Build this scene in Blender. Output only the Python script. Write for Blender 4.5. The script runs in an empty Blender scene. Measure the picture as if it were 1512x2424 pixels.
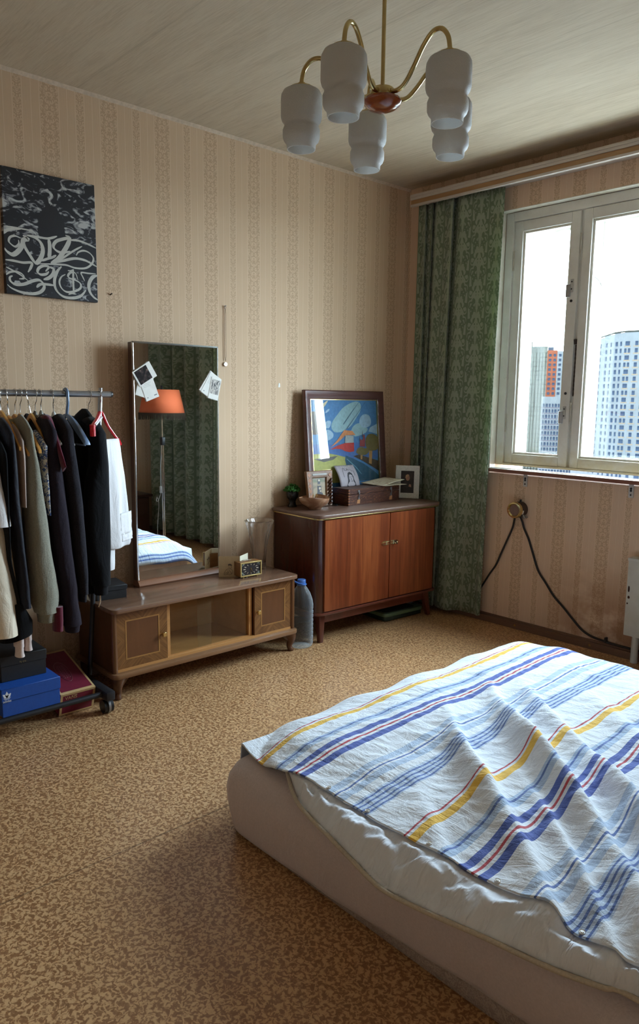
import bpy, bmesh, math, random
from math import pi, sin, cos, radians, sqrt, exp, atan2
from mathutils import Vector, Matrix, noise as mnoise
random.seed(7)
S = bpy.context.scene
C = S.collection

# ------------------------------------------------------------------ camera
CAM = Vector((3.25163, -3.72183, 1.31969))
YAW, PITCH, ROLL, FPX = 0.829199, -0.149885, 0.012450, 1746.94
_f = Vector((-sin(YAW)*cos(PITCH), cos(YAW)*cos(PITCH), sin(PITCH)))
_r = Vector((cos(YAW), sin(YAW), 0)); _u = _r.cross(_f)
_r2 = _r*cos(ROLL) + _u*sin(ROLL); _u2 = -_r*sin(ROLL) + _u*cos(ROLL)
cd = bpy.data.cameras.new('camera'); cam = bpy.data.objects.new('camera', cd); C.objects.link(cam)
cd.sensor_fit = 'HORIZONTAL'; cd.sensor_width = 36.0; cd.lens = FPX*36.0/1512.0
cd.clip_start = 0.05; cd.clip_end = 3000
cam.matrix_world = Matrix(((_r2.x, _u2.x, -_f.x, CAM.x), (_r2.y, _u2.y, -_f.y, CAM.y), (_r2.z, _u2.z, -_f.z, CAM.z), (0, 0, 0, 1)))
S.camera = cam

# ------------------------------------------------------------------ sky and exposure
W = bpy.data.worlds.new('overcast_sky'); S.world = W; W.use_nodes = True
_bg = W.node_tree.nodes['Background']
_bg.inputs[0].default_value = (0.70, 0.845, 1.0, 1); _bg.inputs[1].default_value = 9.0
try:
    W.cycles.sampling_method = 'AUTOMATIC'
except Exception:
    pass
pl = bpy.data.lights.new('window_portal', 'AREA'); pl.shape = 'RECTANGLE'; pl.size = 1.50; pl.size_y = 1.46; pl.cycles.is_portal = True
po = bpy.data.objects.new('window_portal', pl); C.objects.link(po)
po.location = (1.44, 0.33, 1.665); po.rotation_euler = (-pi/2, 0, 0)
S.view_settings.view_transform = 'Standard'; S.view_settings.look = 'None'
S.view_settings.exposure = 2.25; S.view_settings.gamma = 1.0; S.view_settings.use_curve_mapping = False
try:
    S.cycles.max_bounces = 14; S.cycles.diffuse_bounces = 8; S.cycles.transparent_max_bounces = 16
    S.cycles.sample_clamp_indirect = 8.0; S.cycles.use_denoising = True
except Exception:
    pass

# ------------------------------------------------------------------ helpers
def link(name, data):
    o = bpy.data.objects.new(name, data); C.objects.link(o); return o

def obj(name, bm, m, parent=None, smooth=40, local=False, label=None):
    me = bpy.data.meshes.new(name)
    if parent is not None and not local:
        L = parent.matrix_basis.translation if parent.parent is None else Vector((0, 0, 0))
        p = parent
        L = Vector((0, 0, 0))
        while p is not None:
            L = L + p.location; p = p.parent
        bmesh.ops.translate(bm, verts=bm.verts, vec=-L)
    bm.normal_update(); bm.to_mesh(me); bm.free()
    for mm in (m if isinstance(m, (list, tuple)) else [m]):
        me.materials.append(mm)
    if smooth:
        me.polygons.foreach_set('use_smooth', [True]*len(me.polygons))
        try:
            me.set_sharp_from_angle(angle=radians(smooth))
        except Exception:
            pass
    o = link(name, me)
    if parent is not None:
        o.parent = parent
    if label: o['label'] = label
    return o

def thing(name, label, cat, loc=(0, 0, 0), rot=(0, 0, 0), group=None):
    o = link(name, None); o.empty_display_size = 0.05
    o.location = loc; o.rotation_euler = rot; o['label'] = label; o['category'] = cat
    if group: o['group'] = group
    return o

def tag(o, label, cat, group=None):
    o['label'] = label; o['category'] = cat
    if group: o['group'] = group
    return o

def struct(name, bm, m, parent=None, smooth=30):
    o = obj(name, bm, m, parent, smooth)
    if parent is None: o['kind'] = 'structure'
    return o

def copy_tree(o, parent=None):
    c = o.copy(); C.objects.link(c); c.parent = parent
    for ch in list(o.children): copy_tree(ch, c)
    return c

def B(): return bmesh.new()

def box(bm, x0, x1, y0, y1, z0, z1, mi=0):
    v = [bm.verts.new(p) for p in ((x0, y0, z0), (x1, y0, z0), (x1, y1, z0), (x0, y1, z0), (x0, y0, z1), (x1, y0, z1), (x1, y1, z1), (x0, y1, z1))]
    fs = []
    for q in ((0, 3, 2, 1), (4, 5, 6, 7), (0, 1, 5, 4), (1, 2, 6, 5), (2, 3, 7, 6), (3, 0, 4, 7)):
        f = bm.faces.new([v[i] for i in q]); f.material_index = mi; fs.append(f)
    return v

def bev(bm, w, seg=2, edges=None):
    bmesh.ops.bevel(bm, geom=list(edges) if edges is not None else list(bm.edges), offset=w, segments=seg, profile=0.5, affect='EDGES', clamp_overlap=True)
    return bm

def bbox(x0, x1, y0, y1, z0, z1, w=0.003, seg=2):
    bm = B(); box(bm, x0, x1, y0, y1, z0, z1); bev(bm, w, seg); return bm

def rbox(x0, x1, y0, y1, z0, z1, r, seg=6, w=0.002, corners='all'):
    """slab with vertical edges rounded by r, small bevel w elsewhere"""
    bm = B(); box(bm, x0, x1, y0, y1, z0, z1)
    es = []
    for e in bm.edges:
        a, b = e.verts[0].co, e.verts[1].co
        if abs(a.x-b.x) < 1e-6 and abs(a.y-b.y) < 1e-6:
            if corners == 'all' or (corners == 'front' and a.x > (x0+x1)/2): es.append(e)
    bev(bm, r, seg, es)
    if w:
        es = [e for e in bm.edges if abs(e.verts[0].co.z-e.verts[1].co.z) < 1e-6 and len(e.link_faces) == 2 and e.calc_face_angle(0) > 1.2]
        bev(bm, w, 2, es)
    return bm

def tube(bm, pts, r, n=8, caps=True, sx=1.0):
    pts = [Vector(p) for p in pts]; N = len(pts)
    rs = r if isinstance(r, (list, tuple)) else [r]*N
    rings = []; prev = None
    for i, p in enumerate(pts):
        t = (pts[min(i+1, N-1)] - pts[max(i-1, 0)]).normalized()
        if prev is None:
            a = Vector((0, 0, 1)) if abs(t.z) < 0.9 else Vector((1, 0, 0))
            prev = (a - t*a.dot(t)).normalized()
        else:
            q = prev - t*prev.dot(t)
            prev = q.normalized() if q.length > 1e-6 else prev
        b = t.cross(prev)
        rings.append([bm.verts.new(p + (prev*cos(2*pi*k/n)*sx + b*sin(2*pi*k/n))*rs[i]) for k in range(n)])
    for i in range(N-1):
        for k in range(n):
            bm.faces.new((rings[i][k], rings[i][(k+1) % n], rings[i+1][(k+1) % n], rings[i+1][k]))
    if caps:
        bm.faces.new(rings[0][::-1]); bm.faces.new(rings[-1])
    return bm

def spline(pts, n=8):
    P = [Vector(p) for p in pts]; out = []
    for i in range(len(P)-1):
        p0, p1, p2, p3 = P[max(i-1, 0)], P[i], P[i+1], P[min(i+2, len(P)-1)]
        for k in range(n):
            t = k/n
            out.append(0.5*((2*p1) + (p2-p0)*t + (2*p0-5*p1+4*p2-p3)*t*t + (3*p1-p0-3*p2+p3)*t**3))
    out.append(P[-1]); return out

def lathe(bm, prof, n=32, c=(0, 0, 0), ripple=None, close=False):
    rings = []
    for (r, z) in prof:
        ring = []
        for k in range(n):
            a = 2*pi*k/n
            rr = r*(ripple(a, z) if ripple else 1)
            ring.append(bm.verts.new((c[0]+rr*cos(a), c[1]+rr*sin(a), c[2]+z)))
        rings.append(ring)
    for i in range(len(rings)-1):
        for k in range(n):
            bm.faces.new((rings[i][k], rings[i][(k+1) % n], rings[i+1][(k+1) % n], rings[i+1][k]))
    if close:
        bm.faces.new(rings[0][::-1]); bm.faces.new(rings[-1])
    return bm

def prism(bm, poly, h0, h1, f, mi=0):
    """poly in (u,v), extruded h0..h1, f(u,v,h)->xyz"""
    a = [bm.verts.new(f(u, v, h0)) for u, v in poly]; b = [bm.verts.new(f(u, v, h1)) for u, v in poly]
    n = len(poly); fs = [bm.faces.new(a[::-1]), bm.faces.new(b)]
    for i in range(n):
        fs.append(bm.faces.new((a[i], a[(i+1) % n], b[(i+1) % n], b[i])))
    for q in fs: q.material_index = mi
    return bm

def sheet(bm, fn, nu, nv, uvf=None, mi=0):
    g = [[bm.verts.new(fn(i/nu, j/nv)) for j in range(nv+1)] for i in range(nu+1)]
    L = bm.loops.layers.uv.verify() if uvf else None
    for i in range(nu):
        for j in range(nv):
            idx = ((i, j), (i+1, j), (i+1, j+1), (i, j+1))
            f = bm.faces.new([g[a][b] for a, b in idx]); f.material_index = mi
            if uvf:
                for lp, (a, b) in zip(f.loops, idx): lp[L].uv = uvf(a/nu, b/nv)
    return g

def rings_mesh(bm, rings, cap0=True, cap1=True):
    V = [[bm.verts.new(p) for p in r] for r in rings]; n = len(V[0])
    for i in range(len(V)-1):
        for k in range(n):
            bm.faces.new((V[i][k], V[i][(k+1) % n], V[i+1][(k+1) % n], V[i+1][k]))
    if cap0: bm.faces.new(V[0][::-1])
    if cap1: bm.faces.new(V[-1])
    return V

def fixn(bm):
    bmesh.ops.recalc_face_normals(bm, faces=bm.faces); return bm

def lerp_table(T, x):
    if x <= T[0][0]: return T[0][1:]
    for a, b in zip(T, T[1:]):
        if x <= b[0]:
            t = (x-a[0])/(b[0]-a[0]); return tuple(p+(q-p)*t for p, q in zip(a[1:], b[1:]))
    return T[-1][1:]

def text_bm(s, size, f, depth=0.0006, space=1.0):
    """built-in lettering as flat mesh; f(u,v,h)->xyz, u to the right, centred"""
    cu = bpy.data.curves.new('lettering', 'FONT'); cu.body = s; cu.size = size; cu.align_x = 'CENTER'; cu.align_y = 'CENTER'; cu.space_character = space
    cu.extrude = depth/2; cu.resolution_u = 3
    o = bpy.data.objects.new('lettering', cu); C.objects.link(o)
    dg = bpy.context.evaluated_depsgraph_get(); me = bpy.data.meshes.new_from_object(o.evaluated_get(dg))
    bpy.data.objects.remove(o); bpy.data.curves.remove(cu)
    bm = B(); bm.from_mesh(me); bpy.data.meshes.remove(me)
    for v in bm.verts: v.co = Vector(f(v.co.x, v.co.y, v.co.z + depth/2))
    return bm

# ------------------------------------------------------------------ node helpers
def srgb(r, g, b):
    def c(x):
        x /= 255.0
        return x/12.92 if x <= 0.04045 else ((x+0.055)/1.055)**2.4
    return (c(r), c(g), c(b), 1)

class G:
    def __init__(self, name):
        self.m = bpy.data.materials.new(name); self.m.use_nodes = True
        self.t = self.m.node_tree; self.N = self.t.nodes; self.bs = self.N['Principled BSDF']; self.out = self.N['Material Output']
    def n(self, typ, **kw):
        x = self.N.new(typ)
        for k, v in kw.items(): setattr(x, k, v)
        return x
    def put(self, sock, v):
        if hasattr(v, 'is_output') or isinstance(v, bpy.types.NodeSocket): self.t.links.new(v, sock)
        elif v is not None:
            if isinstance(v, (tuple, list)) and len(v) == 4 and len(sock.default_value) == 3: v = v[:3]
            sock.default_value = v
    def set(self, **kw):
        for k, v in kw.items(): self.put(self.bs.inputs[k.replace('_', ' ')], v)
        return self
    def math(self, op, a, b=None, c=None, clamp=False):
        x = self.n('ShaderNodeMath', operation=op, use_clamp=clamp)
        for i, v in enumerate((a, b, c)):
            if v is not None: self.put(x.inputs[i], v)
        return x.outputs[0]
    def coord(self, k='Object'):
        return self.n('ShaderNodeTexCoord').outputs[k]
    def sep(self, v):
        x = self.n('ShaderNodeSeparateXYZ'); self.put(x.inputs[0], v); return x.outputs
    def comb(self, a=0.0, b=0.0, c=0.0):
        x = self.n('ShaderNodeCombineXYZ')
        for i, v in enumerate((a, b, c)): self.put(x.inputs[i], v)
        return x.outputs[0]
    def mapv(self, v, scale=(1, 1, 1), loc=(0, 0, 0), rot=(0, 0, 0)):
        x = self.n('ShaderNodeMapping'); self.put(x.inputs[0], v); x.inputs[1].default_value = loc; x.inputs[2].default_value = rot; x.inputs[3].default_value = scale
        return x.outputs[0]
    def noise(self, v, scale=5.0, detail=2.0, rough=0.5, dist=0.0, col=False):
        x = self.n('ShaderNodeTexNoise'); self.put(x.inputs['Vector'], v)
        x.inputs['Scale'].default_value = scale; x.inputs['Detail'].default_value = detail; x.inputs['Roughness'].default_value = rough; x.inputs['Distortion'].default_value = dist
        return x.outputs['Color' if col else 'Fac']
    def voro(self, v, scale=5.0, feature='F1', out='Distance'):
        x = self.n('ShaderNodeTexVoronoi', feature=feature); self.put(x.inputs['Vector'], v); x.inputs['Scale'].default_value = scale
        return x.outputs[out]
    def ramp(self, fac, stops, interp='LINEAR'):
        x = self.n('ShaderNodeValToRGB'); x.color_ramp.interpolation = interp; self.put(x.inputs[0], fac)
        e = x.color_ramp.elements
        while len(e) < len(stops): e.new(0.5)
        for q, (p, c) in zip(e, stops):
            q.position = p; q.color = c if isinstance(c, tuple) else (c, c, c, 1)
        return x.outputs[0]
    def mix(self, fac, a, b, mode='MIX'):
        x = self.n('ShaderNodeMix', data_type='RGBA', blend_type=mode)
        self.put(x.inputs[0], fac); self.put(x.inputs[6], a); self.put(x.inputs[7], b); return x.outputs[2]
    def step(self, v, lo, hi):
        x = self.n('ShaderNodeMapRange', interpolation_type='SMOOTHSTEP'); self.put(x.inputs[0], v); x.inputs[1].default_value = lo; x.inputs[2].default_value = hi
        return x.outputs[0]
    def bump(self, h, strength=0.3, dist=0.002):
        x = self.n('ShaderNodeBump'); self.put(x.inputs['Height'], h); x.inputs['Strength'].default_value = strength; x.inputs['Distance'].default_value = dist
        self.t.links.new(x.outputs[0], self.bs.inputs['Normal']); return x.outputs[0]

def plain(name, col, rough=0.5, metal=0.0, var=0.06, scale=40.0, bump=0.0, **kw):
    g = G(name); v = g.coord()
    nz = g.noise(v, scale, 3.0)
    dark = tuple(c*(1-var*2) for c in col[:3]) + (1,); lite = tuple(min(1, c*(1+var)) for c in col[:3]) + (1,)
    g.set(Base_Color=g.ramp(nz, [(0.3, dark), (0.7, lite)]), Roughness=rough, Metallic=metal, **kw)
    if bump: g.bump(nz, bump, 0.001)
    return g.m

def fabric(name, col, rough=0.9, weave=900.0, heather=0.12, fuzz=0.3):
    if max(col[:3]) < 0.06: fuzz = 0.04
    g = G(name); v = g.coord()
    a = g.noise(v, weave*0.25, 3.0, 0.7); b = g.noise(g.mapv(v, (15, 15, 5.5)), 1.0, 3.0, 0.55, 1.1)
    dark = tuple(c*(1-heather) for c in col[:3]) + (1,); lite = tuple(min(1, c*(1+heather)) for c in col[:3]) + (1,)
    g.set(Base_Color=g.ramp(a, [(0.35, dark), (0.65, lite)]), Roughness=rough, Sheen_Weight=fuzz, Specular_IOR_Level=0.18)
    g.bump(g.math('ADD', g.math('MULTIPLY', a, 0.12), b), 0.55, 0.012)
    return g.m

def wood(name, c1, c2, rough=0.35, axis='z', scale=6.0, stretch=14.0, coat=0.0, contrast=0.5):
    g = G(name); v = g.coord()
    sc = {'x': (1, stretch, stretch), 'y': (stretch, 1, stretch), 'z': (stretch, stretch, 1)}[axis]
    w = g.mapv(v, tuple(s*scale/stretch for s in sc))
    n1 = g.noise(w, 1.6, 5.0, 0.6, 1.2); n2 = g.noise(g.mapv(v, tuple(s*scale*3 for s in sc)), 2.0, 3.0, 0.6)
    f = g.math('ADD', g.math('MULTIPLY', n1, 0.75), g.math('MULTIPLY', n2, 0.25))
    h = contrast*0.5
    g.set(Base_Color=g.ramp(f, [(0.5-0.25, c1), (0.5+0.25, c2)]), Roughness=rough, Coat_Weight=coat, Coat_Roughness=0.12)
    g.bump(n2, 0.08, 0.001)
    return g.m
# ------------------------------------------------------------------ room materials
def wallpaper(name, axis, period, phase, stain=False, fill_lift=0.0):
    g = G(name); v = g.coord(); s = g.sep(v); c = s[axis]; z = s[2]
    u = g.math('DIVIDE', g.math('SUBTRACT', c, phase), period)
    dw = g.math('MULTIPLY', g.math('ABSOLUTE', g.math('SUBTRACT', g.math('FRACT', g.math('ADD', u, 0.5)), 0.5)), period)
    dn = g.math('MULTIPLY', g.math('ABSOLUTE', g.math('SUBTRACT', g.math('FRACT', u), 0.5)), period)
    k = period/0.271
    def orn(d, P, sc, seed):
        a = g.math('MULTIPLY', z, 2*pi/P); r = P/(2*pi)
        vec = g.comb(g.math('ADD', d, seed), g.math('MULTIPLY', g.math('COSINE', a), r), g.math('MULTIPLY', g.math('SINE', a), r))
        n = g.noise(vec, sc, 1.5, 0.5, 0.3)
        w = g.math('ABSOLUTE', g.math('SUBTRACT', g.math('FRACT', g.math('MULTIPLY', n, 5.0)), 0.5))
        return g.step(w, 0.19, 0.30)
    mw = g.math('SUBTRACT', 1.0, g.step(dw, 0.038*k, 0.0405*k)); mn = g.math('SUBTRACT', 1.0, g.step(dn, 0.016*k, 0.0185*k))
    ow = g.math('MULTIPLY', mw, orn(dw, 0.075, 52, 0.3)); on = g.math('MULTIPLY', mn, orn(dn, 0.041, 70, 1.7))
    o = g.math('MAXIMUM', ow, on)
    def line(d, at, w): return g.math('SUBTRACT', 1.0, g.step(g.math('ABSOLUTE', g.math('SUBTRACT', d, at)), w*0.5, w))
    ln = g.math('MAXIMUM', g.math('MAXIMUM', line(dw, 0.0425*k, 0.002), line(dn, 0.0205*k, 0.002)), line(dw, 0.078*k, 0.0018))
    hair = g.math('MULTIPLY', g.math('SINE', g.math('MULTIPLY', c, 2*pi/0.0046)), g.math('SUBTRACT', 1.0, g.math('MAXIMUM', mw, mn)))
    big = g.noise(v, 1.3, 3.0); fib = g.noise(g.mapv(v, (60, 60, 8)), 2.0, 3.0)
    base = g.mix(big, srgb(208+8*fill_lift, 178+9*fill_lift, 147+15*fill_lift), srgb(218+8*fill_lift, 190+9*fill_lift, 158+15*fill_lift))
    base = g.mix(g.math('MULTIPLY_ADD', hair, 0.09, 0.09), base, srgb(150, 120, 98))
    base = g.mix(g.math('MULTIPLY', g.math('MAXIMUM', mw, mn), 0.5), base, srgb(217, 190, 160))
    col = g.mix(g.math('MULTIPLY', o, 0.45), base, srgb(160, 128, 98))
    col = g.mix(g.math('MULTIPLY', ln, 0.5), col, srgb(228, 206, 180))
    col = g.mix(g.math('MULTIPLY', fib, 0.12), col, srgb(150, 120, 96))
    if stain:
        x = s[0]
        blob = g.noise(g.mapv(v, (2.2, 1, 3.0), (0.35, 0, 0.2)), 1.6, 4.0, 0.6)
        low = g.math('SUBTRACT', 1.0, g.step(z, 0.02, 0.62))
        side = g.step(x, 0.95, 1.45)
        st = g.math('MULTIPLY', g.math('MULTIPLY', low, side), g.step(blob, 0.30, 0.52))
        col = g.mix(g.math('MULTIPLY', st, 0.85), col, srgb(136, 90, 52))
    g.set(Base_Color=col, Roughness=0.82)
    g.bump(g.math('ADD', g.math('MULTIPLY', o, -0.6), g.math('MULTIPLY', hair, 0.2)), 0.25, 0.0006)
    return g.m
PAPER_L = wallpaper('wallpaper_left', 1, 0.271, -0.1545)
PAPER_W = wallpaper('wallpaper_window', 0, 0.258, 0.903, True, 1.0)  # same paper, base colour lightened to stand in for weak bounce light
PAPER_R = wallpaper('wallpaper_right', 1, 0.271, 0.05)
PAPER_B = wallpaper('wallpaper_back', 0, 0.271, 0.05)

def ceiling_mat():
    g = G('ceiling_paper'); v = g.coord(); s = g.sep(v)
    a = g.noise(g.mapv(v, (9, 160, 1)), 1.0, 4.0, 0.65, 0.6); b = g.noise(g.mapv(v, (1.2, 9, 1)), 1.0, 4.0, 0.6, 0.8)
    f = g.math('ADD', g.math('MULTIPLY', a, 0.55), g.math('MULTIPLY', b, 0.45))
    col = g.ramp(f, [(0.28, srgb(172, 156, 134)), (0.52, srgb(196, 181, 158)), (0.72, srgb(206, 193, 170))])
    seam = g.math('SUBTRACT', 1.0, g.step(g.math('ABSOLUTE', g.math('SUBTRACT', g.math('FRACT', g.math('MULTIPLY_ADD', s[1], 1/0.56, 0.43)), 0.5)), 0.004, 0.012))
    col = g.mix(g.math('MULTIPLY', seam, 0.16), col, srgb(120, 105, 90))
    g.set(Base_Color=col, Roughness=0.85); g.bump(a, 0.2, 0.001); return g.m
CEIL = ceiling_mat()

def lino():
    g = G('speckled_linoleum'); v = g.coord(); s = g.sep(v)
    w = g.noise(v, 30.0, 2.0, 0.5, 0.0, True)
    x = g.n('ShaderNodeVectorMath', operation='MULTIPLY_ADD'); g.put(x.inputs[0], w); x.inputs[1].default_value = (0.02, 0.02, 0); g.put(x.inputs[2], v)
    n1 = g.noise(x.outputs[0], 96.0, 2.0, 0.55, 0.7); n2 = g.noise(v, 210.0, 2.0, 0.6); n3 = g.noise(v, 0.9, 3.0)
    f = g.math('ADD', g.math('MULTIPLY', n1, 0.82), g.math('MULTIPLY', n2, 0.18))
    col = g.ramp(f, [(0.38, srgb(144, 102, 66)), (0.48, srgb(160, 118, 80)), (0.53, srgb(206, 164, 117)), (0.62, srgb(214, 174, 127))])
    col = g.mix(g.math('MULTIPLY', g.step(n3, 0.35, 0.75), 0.18), col, srgb(120, 84, 52))
    d = g.math('ABSOLUTE', g.math('SUBTRACT', s[0], 1.395))
    seam = g.math('SUBTRACT', 1.0, g.step(g.math('ADD', d, g.math('MULTIPLY', g.math('SUBTRACT', n3, 0.5), 0.01)), 0.002, 0.006))
    col = g.mix(g.math('MULTIPLY', seam, 0.55), col, srgb(70, 48, 32))
    g.set(Base_Color=col, Roughness=0.38, Specular_IOR_Level=0.5)
    g.bump(g.math('SUBTRACT', f, seam), 0.12, 0.0008); return g.m
LINO = lino()

WHITE_PAINT = None
def oldpaint():
    g = G('aged_white_paint'); v = g.coord()
    n = g.noise(v, 6.0, 5.0, 0.65); chips = g.noise(v, 46.0, 4.0, 0.7)
    col = g.ramp(n, [(0.25, srgb(196, 190, 172)), (0.6, srgb(222, 219, 208)), (0.8, srgb(230, 228, 220))])
    col = g.mix(g.step(chips, 0.70, 0.74), col, srgb(140, 118, 98))
    g.set(Base_Color=col, Roughness=0.45); g.bump(n, 0.15, 0.002); return g.m
WHITE_PAINT = oldpaint()

def yellowed():
    g = G('yellowed_white_paint'); v = g.coord(); z = g.sep(v)[2]
    n = g.noise(v, 7.0, 5.0, 0.65); chips = g.noise(v, 52.0, 4.0, 0.7)
    col = g.ramp(n, [(0.25, srgb(212, 210, 204)), (0.7, srgb(228, 228, 224))])
    old = g.math('SUBTRACT', 1.0, g.step(g.math('ADD', z, g.math('MULTIPLY', n, 0.25)), 0.10, 0.30))
    col = g.mix(g.math('MULTIPLY', old, 0.8), col, srgb(206, 186, 132))
    col = g.mix(g.step(chips, 0.71, 0.75), col, srgb(128, 108, 90))
    g.set(Base_Color=col, Roughness=0.4); g.bump(n, 0.12, 0.002); return g.m
YELLOWED = yellowed()

def glass_pane(name, tint=(0.97, 0.985, 0.98), refl=0.6):
    g = G(name); g.N.remove(g.bs)
    t = g.n('ShaderNodeBsdfTransparent'); t.inputs[0].default_value = tint + (1,)
    gl = g.n('ShaderNodeBsdfGlossy'); gl.inputs['Roughness'].default_value = 0.01
    lw = g.n('ShaderNodeLayerWeight'); lw.inputs[0].default_value = 0.5
    fr = g.math('MULTIPLY_ADD', g.math('POWER', lw.outputs['Facing'], 5.0), 0.96, 0.04)   # Schlick, the same from both sides
    m = g.n('ShaderNodeMixShader'); g.put(m.inputs[0], g.math('MULTIPLY', fr, refl)); g.t.links.new(t.outputs[0], m.inputs[1]); g.t.links.new(gl.outputs[0], m.inputs[2])
    g.t.links.new(m.outputs[0], g.out.inputs[0]); return g.m
PANE = glass_pane('window_glass')
CLEAR = glass_pane('picture_glass', (0.98, 0.985, 0.985), 1.0)

CHROME = plain('chrome', (0.78, 0.78, 0.78, 1), 0.16, 1.0, 0.02)
STEEL = plain('grey_steel', (0.36, 0.37, 0.39, 1), 0.3, 0.85, 0.05)
BRASS = plain('brass', (0.62, 0.50, 0.24, 1), 0.22, 1.0, 0.05)
GOLD = plain('gold_trim', (0.72, 0.55, 0.25, 1), 0.28, 1.0, 0.05)
BLACK_PLASTIC = plain('black_plastic', (0.012, 0.012, 0.014, 1), 0.4, 0, 0.1)
BLACK_METAL = plain('black_metal', (0.02, 0.02, 0.024, 1), 0.42, 0.2, 0.1)
DARK_BROWN = plain('dark_brown_plastic', (0.05, 0.032, 0.026, 1), 0.4, 0, 0.1)
GREY_METAL = plain('painted_grey_metal', srgb(186, 186, 184), 0.5, 0.1, 0.05, 30)
PAPER_WHITE = plain('white_paper', srgb(232, 230, 224), 0.7, 0, 0.02)

# ------------------------------------------------------------------ room shell
RX, BY, CH = 3.62, -4.95, 2.64
bm = B(); box(bm, -0.25, RX+0.25, BY-0.25, 0.36, -0.2, 0.0); struct('floor', bm, LINO)
bm = B(); box(bm, -0.25, RX+0.25, BY-0.25, 0.36, CH, CH+0.2); struct('ceiling', bm, CEIL)
bm = B(); box(bm, -0.25, 0.0, BY, 0.36, 0.0, CH); struct('wall_left', bm, PAPER_L)
bm = B(); box(bm, RX, RX+0.25, BY, 0.36, 0.0, CH); struct('wall_right', bm, PAPER_R)
bm = B(); box(bm, 0.0, RX, BY-0.25, BY, 0.0, CH); struct('wall_back', bm, PAPER_B)
WX0, WX1, WZ0, WZ1 = 0.686, 2.20, 0.937, 2.394
bm = B()
box(bm, 0.0, WX0, 0.0, 0.36, 0.0, CH); box(bm, WX1, RX, 0.0, 0.36, 0.0, CH)
box(bm, WX0, WX1, 0.0, 0.36, 0.0, WZ0-0.03); box(bm, WX0, WX1, 0.0, 0.36, WZ1, CH)
struct('wall_window', bm, PAPER_W)
# door in the back wall, behind the photographer
dr = link('door_1', None); dr['kind'] = 'structure'; dr.location = (0.9, BY, 0)
obj('door_leaf', bbox(0.5, 1.3, BY+0.0, BY+0.04, 0.01, 2.0, 0.004), WHITE_PAINT, dr)
bm = B(); box(bm, 0.42, 0.5, BY, BY+0.055, 0, 2.08); box(bm, 1.3, 1.38, BY, BY+0.055, 0, 2.08); box(bm, 0.42, 1.38, BY, BY+0.055, 2.0, 2.08)
obj('door_frame', bm, WHITE_PAINT, dr)
bm = B(); tube(bm, [(1.22, BY+0.04, 1.0), (1.22, BY+0.085, 1.0), (1.12, BY+0.085, 1.0)], 0.009, 8); obj('door_handle', bm, CHROME, dr)

BASEW = wood('baseboard_wood', srgb(92, 66, 50), srgb(128, 96, 74), 0.5, 'x', 5)
BASEY = wood('baseboard_wood_side', srgb(92, 66, 50), srgb(128, 96, 74), 0.5, 'y', 5)
bm = B(); box(bm, 0.0, RX, -0.022, 0.0, 0.0, 0.04); box(bm, 0.0, RX, -0.008, 0.0, 0.04, 0.05); o = struct('baseboard_window', bm, BASEW)
for x in (0.93, 1.40): 
    b2 = B(); lathe(b2, [(0.0, 0), (0.006, 0.001), (0.007, 0.003)], 10, close=True)
    for v in b2.verts: v.co = Vector((x+v.co.x, -0.0225-v.co.z*0.6+0.001, 0.022+v.co.y))
    obj('screw', fixn(b2), BRASS, o)
bm = B(); box(bm, 0.0, 0.022, BY, -0.022, 0.0, 0.04); struct('baseboard_left', bm, BASEY)
bm = B(); box(bm, RX-0.022, RX, BY, -0.022, 0.0, 0.04); struct('baseboard_right', bm, BASEY)
# paper border where ceiling meets the left wall
EDGE = plain('ceiling_edge_paper', srgb(206, 186, 164), 0.85, 0, 0.08, 60)
bm = B()
g_ = sheet(bm, lambda u, v: (0.012*(1-v)+0.0005+0.002*mnoise.noise(Vector((u*60, 0, 3))), BY+u*(0-BY), CH-0.014*v-0.0004+0.0015*mnoise.noise(Vector((u*70, 1, 0)))), 160, 1)
struct('trim_1', bm, EDGE)

# ------------------------------------------------------------------ window
win = link('window_1', None); win['kind'] = 'structure'; win.location = (1.44, 0.0, 0.937)
bm = B()   # painted reveal: left, right, top
box(bm, WX0, WX0+0.004, -0.004, 0.05, WZ0, WZ1); box(bm, WX1-0.004, WX1, -0.004, 0.05, WZ0, WZ1); box(bm, WX0, WX1, -0.004, 0.05, WZ1-0.004, WZ1+0.0)
box(bm, WX0, WX0+0.004, 0.27, 0.36, WZ0, WZ1); box(bm, WX1-0.004, WX1, 0.27, 0.36, WZ0, WZ1)
box(bm, WX0, WX1, 0.27, 0.36, WZ1-0.004, WZ1)
obj('reveal', bm, WHITE_PAINT, win)
FX0, FX1, FZ0, FZ1 = 0.692, 2.194, 0.955, 2.388
bm = B()   # outer frame, full depth of the double window
ft = 0.05
for (a, b_, c_, d_) in ((FX0, FX0+ft, FZ0, FZ1), (FX1-ft, FX1, FZ0, FZ1), (FX0+ft, FX1-ft, FZ1-ft, FZ1), (FX0+ft, FX1-ft, FZ0, FZ0+0.012)):
    box(bm, a, b_, 0.05, 0.27, c_, d_)
bev(bm, 0.003, 2); obj('frame', bm, YELLOWED, win)
bm = B(); box(bm, 1.150, 1.168, 0.075, 0.26, FZ0+0.012, FZ1-ft); obj('mullion', bm, YELLOWED, win)
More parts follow.
